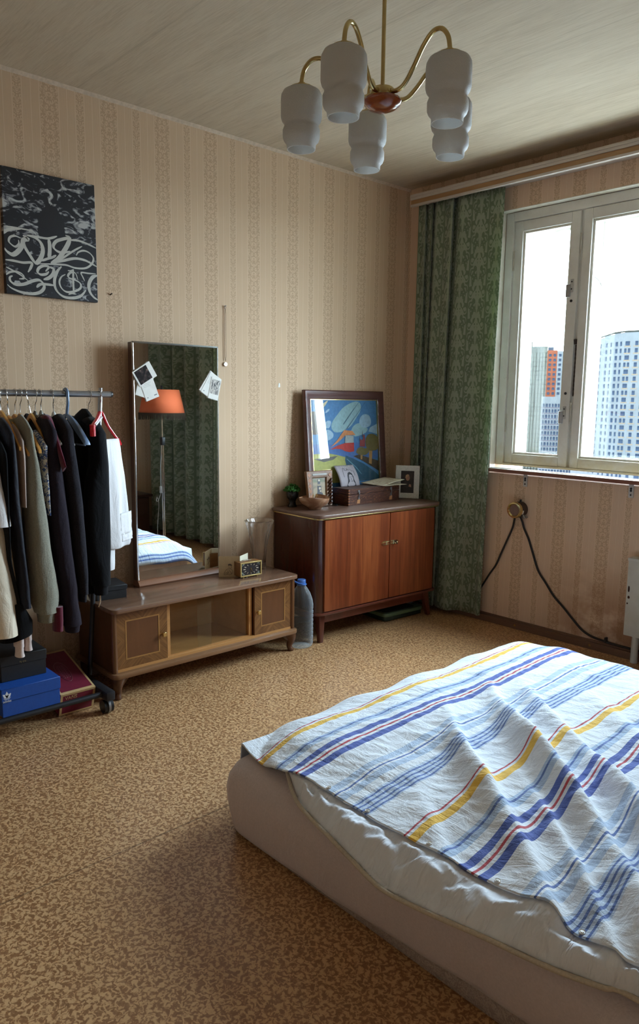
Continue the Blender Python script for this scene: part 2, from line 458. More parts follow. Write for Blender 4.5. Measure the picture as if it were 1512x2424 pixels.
def sash(x0, x1, z0, z1, y0, y1, w, wl=None, wr=None, name='sash'):
    wl = wl or w; wr = wr or w
    bm = B()
    for (a, b_, c_, d_) in ((x0, x0+wl, z0, z1), (x1-wr, x1, z0, z1), (x0+wl, x1-wr, z1-w, z1), (x0+wl, x1-wr, z0, z0+w)):
        box(bm, a, b_, y0, y1, c_, d_)
    bev(bm, 0.003, 2)
    s = obj(name, bm, YELLOWED, win)
    bm = B(); q = 0.012
    for (a, b_, c_, d_) in ((x0+wl, x0+wl+q, z0+w, z1-w), (x1-wr-q, x1-wr, z0+w, z1-w), (x0+wl+q, x1-wr-q, z1-w-q, z1-w), (x0+wl+q, x1-wr-q, z0+w, z0+w+q)):
        box(bm, a, b_, y0+0.012, y1-0.006, c_, d_)
    obj('glazing_bead', bm, WHITE_PAINT, s)
    bm = B(); box(bm, x0+wl+0.004, x1-wr-0.004, (y0+y1)/2+0.004, (y0+y1)/2+0.007, z0+w+0.004, z1-w-0.004)
    p = obj('pane', bm, PANE, s)
    return s, p
zb, zt = 0.967, 2.335
sL, pL = sash(0.747, 1.149, zb, zt, 0.058, 0.098, 0.055, 0.052, 0.052)
sR, pR = sash(1.169, 2.141, zb, zt, 0.058, 0.098, 0.055, 0.047, 0.052)
sash(0.744, 1.149, zb, zt, 0.195, 0.235, 0.045, 0.030, 0.045, 'outer_sash'); sash(1.169, 2.141, zb, zt, 0.195, 0.235, 0.045, 0.036, 0.045, 'outer_sash')
# crack in the large pane
bm = B(); tube(bm, spline([(1.235, 0.080, 1.985), (1.26, 0.080, 1.965), (1.285, 0.080, 1.925), (1.315, 0.080, 1.90), (1.345, 0.080, 1.862)], 4), 0.0011, 5)
obj('crack', bm, BLACK_PLASTIC, sR)
# slim casement hinges and latches on the inner sashes
HINGE = plain('painted_hinge', srgb(196, 190, 178), 0.45, 0.0, 0.08)
for (x, z) in ((0.748, 2.12), (0.748, 1.20), (1.158, 2.16), (1.158, 1.27)):
    bm = B(); tube(bm, [(x, 0.056, z-0.05), (x, 0.056, z+0.05)], 0.004, 8); tube(bm, [(x, 0.056, z+0.05), (x, 0.056, z+0.056)], 0.0055, 8); obj('hinge', bm, HINGE, win)
for (z, up) in ((1.95, 1), (1.27, -1)):
    l = obj('latch', bbox(1.112, 1.130, 0.053, 0.0585, z-0.035, z+0.035, 0.002), GREY_METAL, win)
    bm = B(); box(bm, 1.088, 1.116, 0.050, 0.056, z-0.06, z+0.008); bev(bm, 0.002, 1); obj('latch_handle', bm, STEEL, l)
    bm = B()
    for dz in (-0.018, 0.02): tube(bm, [(1.121, 0.054, z+dz), (1.121, 0.0515, z+dz)], 0.004, 8)
    obj('screw', bm, BLACK_METAL, l)
for z in (1.87, 1.375):
    bm = B(); tube(bm, [(1.121, 0.0585, z), (1.121, 0.055, z)], 0.0075, 10); obj('peg', bm, BLACK_METAL, win)
bm = B(); tube(bm, [(1.158, 0.071, 1.36 + 0.012*i) for i in range(24)], [0.0035 + 0.0012*(i % 2) for i in range(24)], 6); tube(bm, [(1.158, 0.068, 1.64), (1.158, 0.062, 1.665)], 0.010, 7); obj('frayed_cord', bm, DARK_BROWN, win)
SILLTOP = wood('sill_paint', srgb(206, 196, 184), srgb(228, 222, 212), 0.62, 'x', 4); SILLEDGE = wood('sill_edge', srgb(106, 62, 48), srgb(140, 92, 74), 0.4, 'x', 4)
bm = B(); box(bm, 0.672, 2.24, -0.035, 0.05, 0.917, 0.937)
for f in bm.faces: f.material_index = 1 if f.normal.z < 0.5 else 0
bm.normal_update()
for f in bm.faces: f.material_index = 0 if f.normal.z > 0.5 else 1
obj('windowsill', bm, [SILLTOP, SILLEDGE], win)
bm = B()
sheet(bm, lambda u, v: (0.70+0.12*u, -0.02+0.05*v, 0.9385+0.004*max(0, mnoise.noise(Vector((u*5, v*4, 0))))+0.003*u*u), 12, 8)
tag(obj('paper_scrap', bm, PAPER_WHITE), 'small curled scrap of white paper at the left end of the windowsill', 'paper')

# strap brackets under the sill
for i, (x, lab) in enumerate(((0.938, 'slim grey metal strap bracket below the left part of the sill'), (1.556, 'grey metal strap bracket with screw holes below the sill near the picture edge'))):
    t = thing('bracket', lab, 'bracket', (x, -0.006, 0.87), group='brackets under the windowsill')
    obj('plate', bbox(x-0.013, x+0.013, -0.006, -0.001, 0.845, 0.917, 0.001, 1), GREY_METAL, t)
    for z in (0.893, 0.882, 0.860):
        bm = B(); tube(bm, [(x, -0.005, z), (x, -0.0075, z)], 0.0058 if z > 0.87 else 0.0045, 10); obj('screw', bm, BLACK_METAL, t)

# curtain cornice along the window wall
cor = thing('curtain_cornice', 'long grey wooden curtain cornice with a brown groove above the window', 'cornice', (1.9, -0.10, 2.49))
CORW = wood('cornice_grey', srgb(176, 164, 156), srgb(200, 192, 184), 0.5, 'x', 4); CORB = wood('cornice_brown', srgb(146, 110, 72), srgb(170, 132, 90), 0.5, 'x', 4)
bm = B(); box(bm, 0.135, RX-0.03, -0.150, -0.132, 2.488, 2.500); box(bm, 0.135, RX-0.03, -0.153, -0.132, 2.526, 2.556); box(bm, 0.135, RX-0.03, -0.157, -0.132, 2.540, 2.549); obj('moulding', bm, CORW, cor)
bm = B(); box(bm, 0.136, RX-0.031, -0.145, -0.132, 2.500, 2.526); obj('groove', bm, CORB, cor)
bm = B(); box(bm, 0.135, RX-0.03, -0.132, -0.001, 2.515, 2.525); obj('board', bm, CORW, cor)
bm = B(); box(bm, 0.14, RX-0.04, -0.115, -0.098, 2.505, 2.515); obj('rail', bm, STEEL, cor)

# ------------------------------------------------------------------ damask curtains
def damask():
    g = G('green_damask'); uv = g.coord('UV'); s = g.sep(uv); Wd, P = 0.175, 0.182
    colm = g.math('DIVIDE', s[0], Wd); par = g.math('FLOOR', colm)
    d = g.math('MULTIPLY', g.math('ABSOLUTE', g.math('SUBTRACT', g.math('FRACT', colm), 0.5)), Wd)
    zz = g.math('ADD', s[1], g.math('MULTIPLY', par, P*0.5))
    a = g.math('MULTIPLY', zz, 2*pi/P); r = P/(2*pi)*1.15
    vec = g.comb(d, g.math('MULTIPLY', g.math('COSINE', a), r), g.math('MULTIPLY', g.math('SINE', a), r))
    n = g.noise(vec, 19.0, 0.6, 0.5, 1.0)
    w = g.math('ABSOLUTE', g.math('SUBTRACT', g.math('FRACT', g.math('MULTIPLY', n, 3.4)), 0.5))
    o = g.step(w, 0.20, 0.24)
    stem = g.math('SUBTRACT', 1.0, g.step(g.math('SUBTRACT', d, g.math('MULTIPLY', g.math('ADD', g.math('SINE', a), 1.0), 0.006)), 0.002, 0.004))
    o = g.math('MAXIMUM', g.math('MULTIPLY', o, g.math('SUBTRACT', 1.0, g.step(d, 0.078, 0.083))), g.math('MULTIPLY', stem, 0.9))
    wv = g.math('ADD', g.math('SINE', g.math('MULTIPLY', s[1], 2*pi/0.0016)), g.math('SINE', g.math('MULTIPLY', s[0], 2*pi/0.0016)))
    c0 = srgb(110, 122, 100); c1 = srgb(154, 164, 142)
    col = g.mix(o, c0, c1)
    g.set(Base_Color=col, Roughness=g.ramp(o, [(0, 0.75), (1, 0.5)]), Sheen_Weight=0.25)
    g.bump(g.math('ADD', o, g.math('MULTIPLY', wv, 0.05)), 0.15, 0.001)
    tr = g.n('ShaderNodeBsdfTranslucent'); g.put(tr.inputs[0], g.mix(0.5, col, srgb(120, 200, 90)))
    mx = g.n('ShaderNodeMixShader'); mx.inputs[0].default_value = 0.26
    g.t.links.new(g.bs.outputs[0], mx.inputs[1]); g.t.links.new(tr.outputs[0], mx.inputs[2]); g.t.links.new(mx.outputs[0], g.out.inputs[0])
    return g.m
DAMASK = damask()

def curtain(name, label, top, bot, prof, cloth, group):
    """top/bot: (x0,x1,z); prof(t,z) -> y; pleats follow z"""
    t = thing(name, label, 'curtain', ((top[0]+top[1])/2, -0.09, bot[2]), group=group)
    bm = B()
    def fn(u, v):
        k = 1-v
        z = top[2] + (bot[2]-top[2])*k
        a = top[0]+(bot[0]-top[0])*k; b = top[1]+(bot[1]-top[1])*k
        y, dx = prof(u, k)
        return (a+(b-a)*u+dx, y, z)
    sheet(bm, fn, 220, 60, lambda u, v: (u*cloth, v*(top[2]-bot[2])))
    o = obj('cloth', bm, DAMASK, t, smooth=180)
    md = o.modifiers.new('thickness', 'SOLIDIFY'); md.thickness = 0.0015; md.offset = 0
    return t

def pleat_left(u, k):
    # deep pinched pleats at u ~ .08 .16 .44, broad soft waves between
    y = -0.082
    amp = 1.0
    dx = 0.010*sin(u*23)*k
    for c, w, h, fo in ((0.095, 0.022, 0.024, 0.020), (0.185, 0.022, 0.026, 0.022), (0.455, 0.030, 0.030, 0.030), (0.66, 0.10, 0.016, 0.0), (0.86, 0.13, 0.018, 0.0)):
        c2 = c + 0.02*k*sin(c*9)
        f = (1-2/(1+exp(max(-60, min(60, -(u-c2)/(w*0.22))))))*exp(-((u-c2)/(w*2.4))**2)
        y -= h*f; dx += fo*f*(1-0.35*k)
    y += 0.012*sin(u*17+0.6*k)*(0.6+0.6*k) + 0.005*sin(u*41+k*3)*(1-k*0.6)
    y += 0.016*k*sin(u*8.0+1.0)
    y = max(-0.132, min(-0.040, y))
    if u > 0.97: y += (u-0.97)/0.03*0.018
    return y, dx
curtain('curtain', 'green damask curtain hanging left of the window beside the sideboard', (0.145, 0.745, 2.505), (0.115, 0.712, 0.036), pleat_left, 1.02, 'green damask curtains')
def pleat_right(u, k):
    y = -0.100 + 0.052*sin(u*2*pi*6.3 + 0.7*sin(u*9) + 0.3*k)*(0.75+0.35*k) + 0.014*sin(u*2*pi*13+1.3)
    return max(-0.15, min(-0.040, y)), 0.012*sin(u*2*pi*6.3 + 0.7*sin(u*9)+1.2)
curtain('curtain', 'green damask curtain right of the window, seen only in the tall mirror', (2.10, 3.57, 2.505), (2.14, 3.55, 0.04), pleat_right, 1.75, 'green damask curtains')

# ------------------------------------------------------------------ wall fittings below the window
t = thing('round_wall_fitting', 'round brass-rimmed fitting with a dark brown body on the wall below the sill', 'fitting', (0.915, -0.04, 0.69))
def yc(bm, c):   # turn a lathe (axis z) so that +z points to -y at c
    for v in bm.verts: x, y, z = v.co; v.co = Vector((c[0]+x, c[1]-z, c[2]+y))
    return fixn(bm)
cx, cz = 0.917, 0.712
bm = B(); lathe(bm, [(0.046, 0.001), (0.046, 0.035), (0.044, 0.045), (0.0435, 0.062)], 36, close=True); obj('body', yc(bm, (cx, 0, cz)), DARK_BROWN, t)
bm = B(); lathe(bm, [(0.0435, 0.050), (0.0475, 0.056), (0.048, 0.068), (0.044, 0.076), (0.037, 0.077), (0.033, 0.071), (0.031, 0.068)], 40); o = obj('rim', yc(bm, (cx, 0, cz)), BRASS, t)
bm = B(); lathe(bm, [(0.0, 0.0685), (0.033, 0.0685)], 36); obj('cap', yc(bm, (cx, 0, cz)), plain('brown_cap', srgb(120, 98, 88), 0.35), t)
bm = B(); tube(bm, [(cx+0.008, -0.02, cz+0.044), (cx+0.008, -0.02, cz+0.058)], 0.006, 8); obj('screw', bm, BLACK_METAL, t)
bm = B(); tube(bm, [(cx+0.034, -0.03, cz-0.03), (cx+0.046, -0.035, cz-0.046)], 0.007, 8); tube(bm, [(cx+0.034, -0.012, cz-0.03), (cx+0.05, -0.012, cz-0.044)], 0.006, 8); obj('clamp', bm, STEEL, t)
bm = B(); sheet(bm, lambda u, v: (cx+0.0466*cos(-0.5+0.5*v), -0.042-0.016*u, cz+0.0466*sin(-0.5+0.5*v)), 2, 5); obj('label', bm, PAPER_WHITE, t)
CABLE = plain('black_cable_rubber', (0.012, 0.011, 0.012, 1), 0.5, 0, 0.1)
bm = B(); tube(bm, spline([(0.900, -0.03, 0.672), (0.888, -0.018, 0.642), (0.873, -0.009, 0.597), (0.844, -0.008, 0.528), (0.806, -0.008, 0.439), (0.772, -0.008, 0.358), (0.727, -0.008, 0.29), (0.681, -0.008, 0.213), (0.62, -0.009, 0.12), (0.56, -0.012, 0.066), (0.36, -0.014, 0.058), (0.10, -0.012, 0.058)], 6), 0.0058, 8)
tag(obj('cable', bm, CABLE), 'black cable running from the round fitting down left behind the curtain', 'cable')
bm = B(); tube(bm, spline([(0.932, -0.03, 0.676), (0.940, -0.014, 0.640), (0.949, -0.009, 0.605), (0.981, -0.008, 0.548), (1.013, -0.008, 0.472), (1.054, -0.008, 0.375), (1.106, -0.008, 0.312), (1.163, -0.008, 0.244), (1.225, -0.008, 0.193), (1.288, -0.008, 0.136), (1.34, -0.009, 0.094), (1.381, -0.010, 0.075), (1.429, -0.014, 0.066), (1.484, -0.014, 0.062), (1.546, -0.014, 0.058), (1.9, -0.014, 0.057), (2.4, -0.014, 0.057)], 6), 0.0062, 8)
o = tag(obj('cable', bm, CABLE), 'black cable sagging right from the round fitting down to the baseboard', 'cable')
bm = B(); box(bm, 1.478, 1.490, -0.022, -0.001, 0.055, 0.085); bev(bm, 0.002, 1); obj('clip', bm, BLACK_PLASTIC, o)
t = thing('radiator', 'grey-white painted radiator panel with rust spots at the right edge under the sill', 'radiator', (2.0, -0.05, 0.137))
RADM = plain('radiator_paint', srgb(196, 198, 192), 0.45, 0, 0.04, 20)
bm = B(); box(bm, 1.602, 2.05, -0.075, -0.012, 0.142, 0.545); bev(bm, 0.004, 2); obj('panel', bm, RADM, t)
bm = B(); box(bm, 1.600, 2.05, -0.077, -0.010, 0.535, 0.548); obj('top_lip', bm, RADM, t)
bm = B(); tube(bm, [(1.655, -0.045, 0.145), (1.655, -0.045, 0.0)], 0.018, 12); obj('pipe', bm, RADM, t)
bm = B(); tube(bm, [(2.00, -0.045, 0.145), (2.00, -0.045, 0.0)], 0.018, 12); obj('pipe', bm, RADM, t)
RUST = plain('rust', (0.05, 0.02, 0.015, 1), 0.9)
for (x, z, a, b_) in ((1.615, 0.388, 0.005, 0.017), (1.617, 0.345, 0.006, 0.008), (1.612, 0.312, 0.004, 0.005)):
    bm = B(); prism(bm, [(a*cos(q*pi/4)*(1+0.25*sin(q*3)), b_*sin(q*pi/4)) for q in range(8)], 0, 0.0006, lambda u, v, h: (x+u, -0.0752-h, z+v)); obj('rust_spot', bm, RUST, t)
# outlines of the flat print and the brush lettering (fractions of the picture's width and height)
STROKES= [(0.0115, [(-0.008, 0.529), (0.093, 0.533), (0.195, 0.531), (0.3, 0.529)]), (0.0215, [(-0.011, 0.468), (0.03, 0.499), (0.099, 0.52), (0.181, 0.53)]), (0.0172, [(0.146, 0.438), (0.148, 0.406), (0.113, 0.381), (0.073, 0.393), (0.047, 0.417), (0.062, 0.45), (0.11, 0.466), (0.171, 0.456)]), (0.0344, [(-0.003, 0.359), (0.029, 0.331), (0.082, 0.315), (0.138, 0.347), (0.182, 0.399), (0.198, 0.443), (0.247, 0.459), (0.193, 0.48)]), (0.033, [(0.198, 0.443), (0.209, 0.391), (0.254, 0.332), (0.314, 0.273), (0.365, 0.31), (0.397, 0.378), (0.379, 0.441), (0.318, 0.478), (0.235, 0.487)]), (0.0186, [(0.235, 0.487), (0.347, 0.486), (0.461, 0.487), (0.557, 0.517)]), (0.0315, [(0.464, 0.485), (0.472, 0.434), (0.469, 0.374), (0.458, 0.324)]), (0.0186, [(0.378, 0.295), (0.436, 0.317), (0.495, 0.336), (0.54, 0.359)]), (0.0244, [(0.65, 0.536), (0.698, 0.524), (0.622, 0.502), (0.547, 0.475), (0.512, 0.433), (0.535, 0.402), (0.6, 0.387), (0.698, 0.408)]), (0.0344, [(0.706, 0.525), (0.671, 0.46), (0.615, 0.388), (0.552, 0.322), (0.478, 0.288)]), (0.0186, [(0.697, 0.502), (0.787, 0.509), (0.894, 0.494), (0.997, 0.468)]), (0.0143, [(0.551, 0.306), (0.635, 0.357), (0.736, 0.417), (0.834, 0.466)]), (0.0158, [(0.764, 0.381), (0.788, 0.411), (0.851, 0.431), (0.919, 0.418), (0.962, 0.377), (0.935, 0.324), (0.863, 0.284), (0.749, 0.274), (0.653, 0.288), (0.565, 0.285), (0.448, 0.277), (0.367, 0.273)]), (0.0215, [(0.551, 0.3), (0.648, 0.331), (0.754, 0.355), (0.86, 0.351), (0.936, 0.33), (1.004, 0.308)]), (0.0201, [(0.003, 0.266), (0.087, 0.266), (0.182, 0.261), (0.272, 0.27), (0.263, 0.232), (0.23, 0.189)]), (0.0215, [(0.416, 0.213), (0.454, 0.254), (0.397, 0.257), (0.347, 0.234), (0.331, 0.2), (0.365, 0.182), (0.422, 0.192), (0.452, 0.216)]), (0.0258, [(0.454, 0.254), (0.504, 0.242), (0.494, 0.198), (0.449, 0.162), (0.391, 0.144)]), (0.0158, [(0.007, 0.209), (0.07, 0.189), (0.149, 0.159), (0.229, 0.118)]), (0.0158, [(0.134, 0.126), (0.182, 0.135), (0.17, 0.166), (0.11, 0.182), (0.042, 0.171), (0.005, 0.147)]), (0.0244, [(0.068, 0.144), (0.04, 0.129), (0.046, 0.099), (0.098, 0.077), (0.187, 0.089), (0.271, 0.121), (0.341, 0.135), (0.382, 0.114), (0.394, 0.078), (0.35, 0.037), (0.265, 0.016), (0.156, 0.019), (0.056, 0.043), (0.011, 0.07)]), (0.0215, [(0.313, 0.072), (0.353, 0.101), (0.424, 0.107), (0.51, 0.105)]), (0.0244, [(0.593, 0.271), (0.547, 0.229), (0.514, 0.167), (0.51, 0.102), (0.543, 0.051), (0.613, 0.018), (0.709, 0.017), (0.8, 0.042), (0.861, 0.096)]), (0.0172, [(0.633, 0.209), (0.587, 0.184), (0.563, 0.139), (0.582, 0.092), (0.638, 0.063), (0.728, 0.075), (0.797, 0.107), (0.8, 0.146), (0.749, 0.17), (0.683, 0.181), (0.662, 0.201), (0.694, 0.231), (0.746, 0.23), (0.772, 0.177)]), (0.0172, [(0.725, 0.261), (0.719, 0.184), (0.719, 0.118), (0.722, 0.047)]), (0.0115, [(0.659, 0.043), (0.697, 0.054), (0.749, 0.052)]), (0.01, [(0.661, 0.245), (0.694, 0.245), (0.725, 0.258)]), (0.0129, [(0.851, 0.172), (0.831, 0.204), (0.814, 0.241), (0.898, 0.243), (0.984, 0.247)]), (0.0287, [(1.002, 0.235), (0.942, 0.213), (0.9, 0.154), (0.903, 0.093), (0.945, 0.046), (0.998, 0.022)])]
ART= [('c1', [(0.439, 0.654), (0.343, 0.653), (0.294, 0.697), (0.308, 0.76), (0.384, 0.836), (0.477, 0.913), (0.595, 0.964), (0.693, 0.981), (0.748, 0.947), (0.738, 0.878), (0.67, 0.801), (0.576, 0.712)]), ('c2', [(0.714, 0.738), (0.723, 0.789), (0.77, 0.834), (0.833, 0.841), (0.884, 0.816), (0.902, 0.753), (0.868, 0.708), (0.777, 0.688), (0.724, 0.694)]), ('c1', [(0.581, 0.661), (0.62, 0.712), (0.702, 0.744), (0.76, 0.701), (0.839, 0.688), (0.818, 0.644), (0.718, 0.611), (0.629, 0.604)]), ('c2', [(0.855, 0.65), (0.885, 0.695), (0.958, 0.721), (1.012, 0.728), (1.009, 0.626), (0.916, 0.638)]), ('c2', [(0.208, 0.703), (0.203, 0.747), (0.231, 0.772), (0.283, 0.772), (0.284, 0.735), (0.251, 0.697)]), ('c2', [(0.172, 0.583), (0.186, 0.646), (0.224, 0.681), (0.275, 0.672), (0.316, 0.634), (0.295, 0.59), (0.214, 0.564)]), ('c2', [(0.207, 0.856), (0.231, 0.885), (0.272, 0.901), (0.266, 0.879), (0.229, 0.86)]), ('y', [(0.126, 0.865), (0.148, 0.921), (0.203, 0.965), (0.257, 0.985), (0.2, 0.922)]), ('dk', [(0.006, 0.87), (0.067, 0.873), (0.133, 0.846), (0.19, 0.797), (0.211, 0.734), (0.188, 0.671), (0.152, 0.646), (-0.003, 0.651)]), ('ol', [(0.142, 0.639), (0.196, 0.662), (0.203, 0.615), (0.163, 0.57), (0.146, 0.583)]), ('sea', [(0.017, 0.532), (0.342, 0.527), (0.659, 0.535), (1.015, 0.51), (1.008, 0.349), (0.593, 0.362), (0.159, 0.419), (0.012, 0.419)]), ('gr', [(0.013, 0.431), (0.23, 0.432), (0.368, 0.407), (0.506, 0.375), (0.573, 0.33), (0.539, 0.112), (-0.0, 0.115)]), ('sh', [(0.013, 0.381), (0.244, 0.394), (0.367, 0.4), (0.294, 0.362), (0.162, 0.343)]), ('rd', [(0.481, 0.4), (0.593, 0.362), (0.766, 0.292), (0.904, 0.214), (1.007, 0.149), (1.0, 0.11), (0.574, 0.112), (0.497, 0.254), (0.469, 0.349)]), ('lt', [(0.487, 0.362), (0.622, 0.266), (0.705, 0.189), (0.722, 0.182), (0.639, 0.266), (0.505, 0.362)]), ('bn', [(0.595, 0.388), (0.685, 0.401), (0.904, 0.343), (1.019, 0.317), (1.011, 0.201), (0.897, 0.253), (0.75, 0.324)]), ('tr', [(0.848, 0.439), (0.902, 0.439), (0.882, 0.285), (0.838, 0.298)]), ('tr', [(0.711, 0.394), (0.742, 0.394), (0.734, 0.343), (0.708, 0.349)]), ('ol', [(0.793, 0.535), (0.805, 0.58), (0.852, 0.618), (0.915, 0.622), (0.976, 0.6), (1.004, 0.555), (1.003, 0.472), (0.956, 0.439), (0.848, 0.439), (0.806, 0.478)]), ('ol', [(0.642, 0.426), (0.663, 0.464), (0.727, 0.484), (0.788, 0.465), (0.842, 0.471), (0.838, 0.42), (0.773, 0.391), (0.685, 0.401)]), ('rd2', [(0.7, 0.49), (0.71, 0.56), (0.724, 0.573), (0.736, 0.554), (0.76, 0.573), (0.768, 0.618), (0.785, 0.618), (0.791, 0.573), (0.784, 0.484)]), ('red', [(0.25, 0.47), (0.358, 0.508), (0.478, 0.534), (0.615, 0.534), (0.612, 0.439), (0.546, 0.432), (0.476, 0.445), (0.416, 0.47), (0.338, 0.476)]), ('cw', [(0.478, 0.534), (0.489, 0.616), (0.612, 0.611), (0.611, 0.534)]), ('or', [(0.256, 0.489), (0.363, 0.565), (0.476, 0.673), (0.598, 0.661), (0.643, 0.617), (0.489, 0.616), (0.379, 0.546)]), ('ln', [(0.463, 0.736), (0.71, 0.972), (0.715, 0.971), (0.47, 0.733)]), ('ln', [(0.507, 0.683), (0.826, 0.986), (0.831, 0.985), (0.514, 0.681)])]
# ------------------------------------------------------------------ low dressing-table base (under the mirror)
VEN = wood('veneer_top', srgb(112, 78, 58), srgb(150, 116, 94), 0.22, 'y', 6, 16, 0.5)
VENS = wood('veneer_side', srgb(84, 52, 30), srgb(122, 80, 46), 0.35, 'z', 5)
VDOOR = wood('veneer_door', srgb(84, 50, 28), srgb(112, 70, 42), 0.3, 'z', 8, 12, 0.3)
VBAND = wood('veneer_band', srgb(126, 84, 42), srgb(164, 118, 66), 0.3, 'y', 6, 9, 0.3)
INLAY = plain('inlay_line', srgb(164, 118, 66), 0.35, 0, 0.05)
INTER = wood('cabinet_interior', srgb(176, 122, 66), srgb(206, 152, 92), 0.5, 'y', 6)
EDGEW = wood('veneer_edge', srgb(110, 74, 48), srgb(160, 120, 84), 0.35, 'y', 9, 20)
st = thing('low_cabinet', 'low brown veneered cabinet with glass middle and curved feet under the mirror', 'cabinet', (0.20, -1.775, 0.0))
Y0, Y1 = -2.292, -1.256   # body ends
bm = rbox(0.02, 0.400, Y0-0.012, Y1+0.012, 0.396, 0.416, 0.03, 5, 0.004, 'front'); obj('top', bm, VEN, st)
bm = B(); box(bm, 0.03, 0.372, Y0, Y0+0.018, 0.122, 0.396); obj('side_panel', bm, VENS, st)
bm = B(); box(bm, 0.03, 0.372, Y1-0.018, Y1, 0.122, 0.396); obj('side_panel', bm, VENS, st)
bm = B(); box(bm, 0.03, 0.042, Y0+0.018, Y1-0.018, 0.122, 0.396); obj('back_panel', bm, INTER, st)
bm = B(); box(bm, 0.042, 0.368, Y0+0.018, Y1-0.018, 0.122, 0.134); obj('bottom_panel', bm, INTER, st)
for y in (-2.005, -1.532):
    bm = B(); box(bm, 0.042, 0.352, y-0.009, y+0.009, 0.134, 0.396); obj('divider', bm, INTER, st)
bm = rbox(0.02, 0.398, Y0-0.012, Y1+0.012, 0.098, 0.122, 0.03, 5, 0.006, 'front'); obj('base_moulding', bm, EDGEW, st)
for y in (Y0, Y1-0.02):
    bm = B(); tube(bm, [(0.362, y+0.010, 0.122), (0.362, y+0.010, 0.396)], 0.013, 12, False); obj('corner_post', bm, VENS, st)
def marquetry_door(y0, y1, z0, z1, knob_y):
    x = 0.366
    d = obj('door', bbox(x-0.016, x, y0, y1, z0, z1, 0.0015, 1), VDOOR, st)
    m = 0.048; e = 0.0006
    # cross-banding of four pieces round a plain field
    for i, (a, b_, c_, d_) in enumerate(((y0+.002, y0+m, z0+.002, z1-.002), (y1-m, y1-.002, z0+.002, z1-.002), (y0+m, y1-m, z0+.002, z0+m), (y0+m, y1-m, z1-m, z1-.002))):
        n = 2
        for q in range(n):
            bm = B()
            if i < 2: box(bm, x-0.001, x+e*(0.7+0.3*q), a, b_, c_+(d_-c_)*q/n, c_+(d_-c_)*(q+1)/n)
            else: box(bm, x-0.001, x+e*(0.7+0.3*q), a+(b_-a)*q/n, a+(b_-a)*(q+1)/n, c_, d_)
            obj('veneer_band', bm, VBAND2[(i+q) % 2], d, smooth=0)
    bm = B()
    for (a, b_, c_, d_) in ((y0+m-.006, y0+m, z0+m-.006, z1-m+.006), (y1-m, y1-m+.006, z0+m-.006, z1-m+.006), (y0+m, y1-m, z0+m-.006, z0+m), (y0+m, y1-m, z1-m, z1-m+.006)):
        box(bm, x-0.001, x+0.0013, a, b_, c_, d_)
    obj('inlay', bm, INLAY, d, smooth=0)
    kz = (z0+z1)/2 - 0.008
    bm = B(); box(bm, x+0.010, x+0.022, knob_y-0.009, knob_y+0.009, kz-0.010, kz+0.010); bev(bm, 0.0015, 1); tube(bm, [(x, knob_y, kz), (x+0.011, knob_y, kz)], 0.004, 8); obj('knob', bm, GOLD, d)
VBAND2 = []
for nm, ang in (('band_a', 0.8), ('band_b', -0.8)):
    g = G('veneer_'+nm); v = g.mapv(g.coord(), (1, 1, 1), (0, 0, 0), (ang, 0, 0)); w = g.mapv(v, (20, 110, 9))
    n1 = g.noise(w, 1.0, 4.0, 0.6, 0.8); g.set(Base_Color=g.ramp(n1, [(0.3, srgb(94, 58, 30)), (0.7, srgb(140, 96, 54))]), Roughness=0.3, Coat_Weight=0.3); VBAND2.append(g.m)
marquetry_door(-2.272, -2.018, 0.130, 0.394, -2.043)
marquetry_door(-1.517, -1.274, 0.130, 0.394, -1.498)
SGLASS = glass_pane('sliding_glass', (0.93, 0.945, 0.935), 1.0)
o = obj('glass_door', bbox(0.345, 0.349, -1.996, -1.765, 0.134, 0.396, 0.0005, 1), SGLASS, st)
o = obj('glass_door', bbox(0.336, 0.340, -1.838, -1.541, 0.134, 0.396, 0.0005, 1), SGLASS, st)
bm = B(); box(bm, 0.332, 0.352, -1.996, -1.541, 0.134, 0.137); obj('glass_track', bm, INTER, st)
FOOT = wood('foot_wood', srgb(70, 42, 26), srgb(104, 66, 40), 0.3, 'z', 6)
for (x, y, sx, sy) in ((0.362, Y0+0.022, 1, -1), (0.362, Y1-0.022, 1, 1), (0.06, Y0+0.022, -1, -1), (0.06, Y1-0.022, -1, 1)):
    bm = B()
    k = 0.7
    tube(bm, spline([(x-sx*0.004, y-sy*0.004, 0.099), (x+sx*0.004*k, y+sy*0.004*k, 0.080), (x+sx*0.004*k, y+sy*0.004*k, 0.055), (x-sx*0.002, y-sy*0.002, 0.028), (x+sx*0.003, y+sy*0.003, 0.010), (x+sx*0.004, y+sy*0.004, 0.0)], 4),
         [0.036, 0.035, 0.034, 0.032, 0.030, 0.028, 0.026, 0.024, 0.021, 0.019, 0.0175, 0.016, 0.015, 0.0145, 0.0145, 0.015, 0.016, 0.017, 0.0175, 0.017, 0.016], 12)
    # carved knee bracket along the front
    prism(bm, [(0, 0.099), (0.075, 0.099), (0.045, 0.088), (0.026, 0.066), (0.0, 0.05)], -0.010, 0.010, lambda u, v, h: (x+h, y-sy*u, v))
    obj('foot', fixn(bm), FOOT, st)

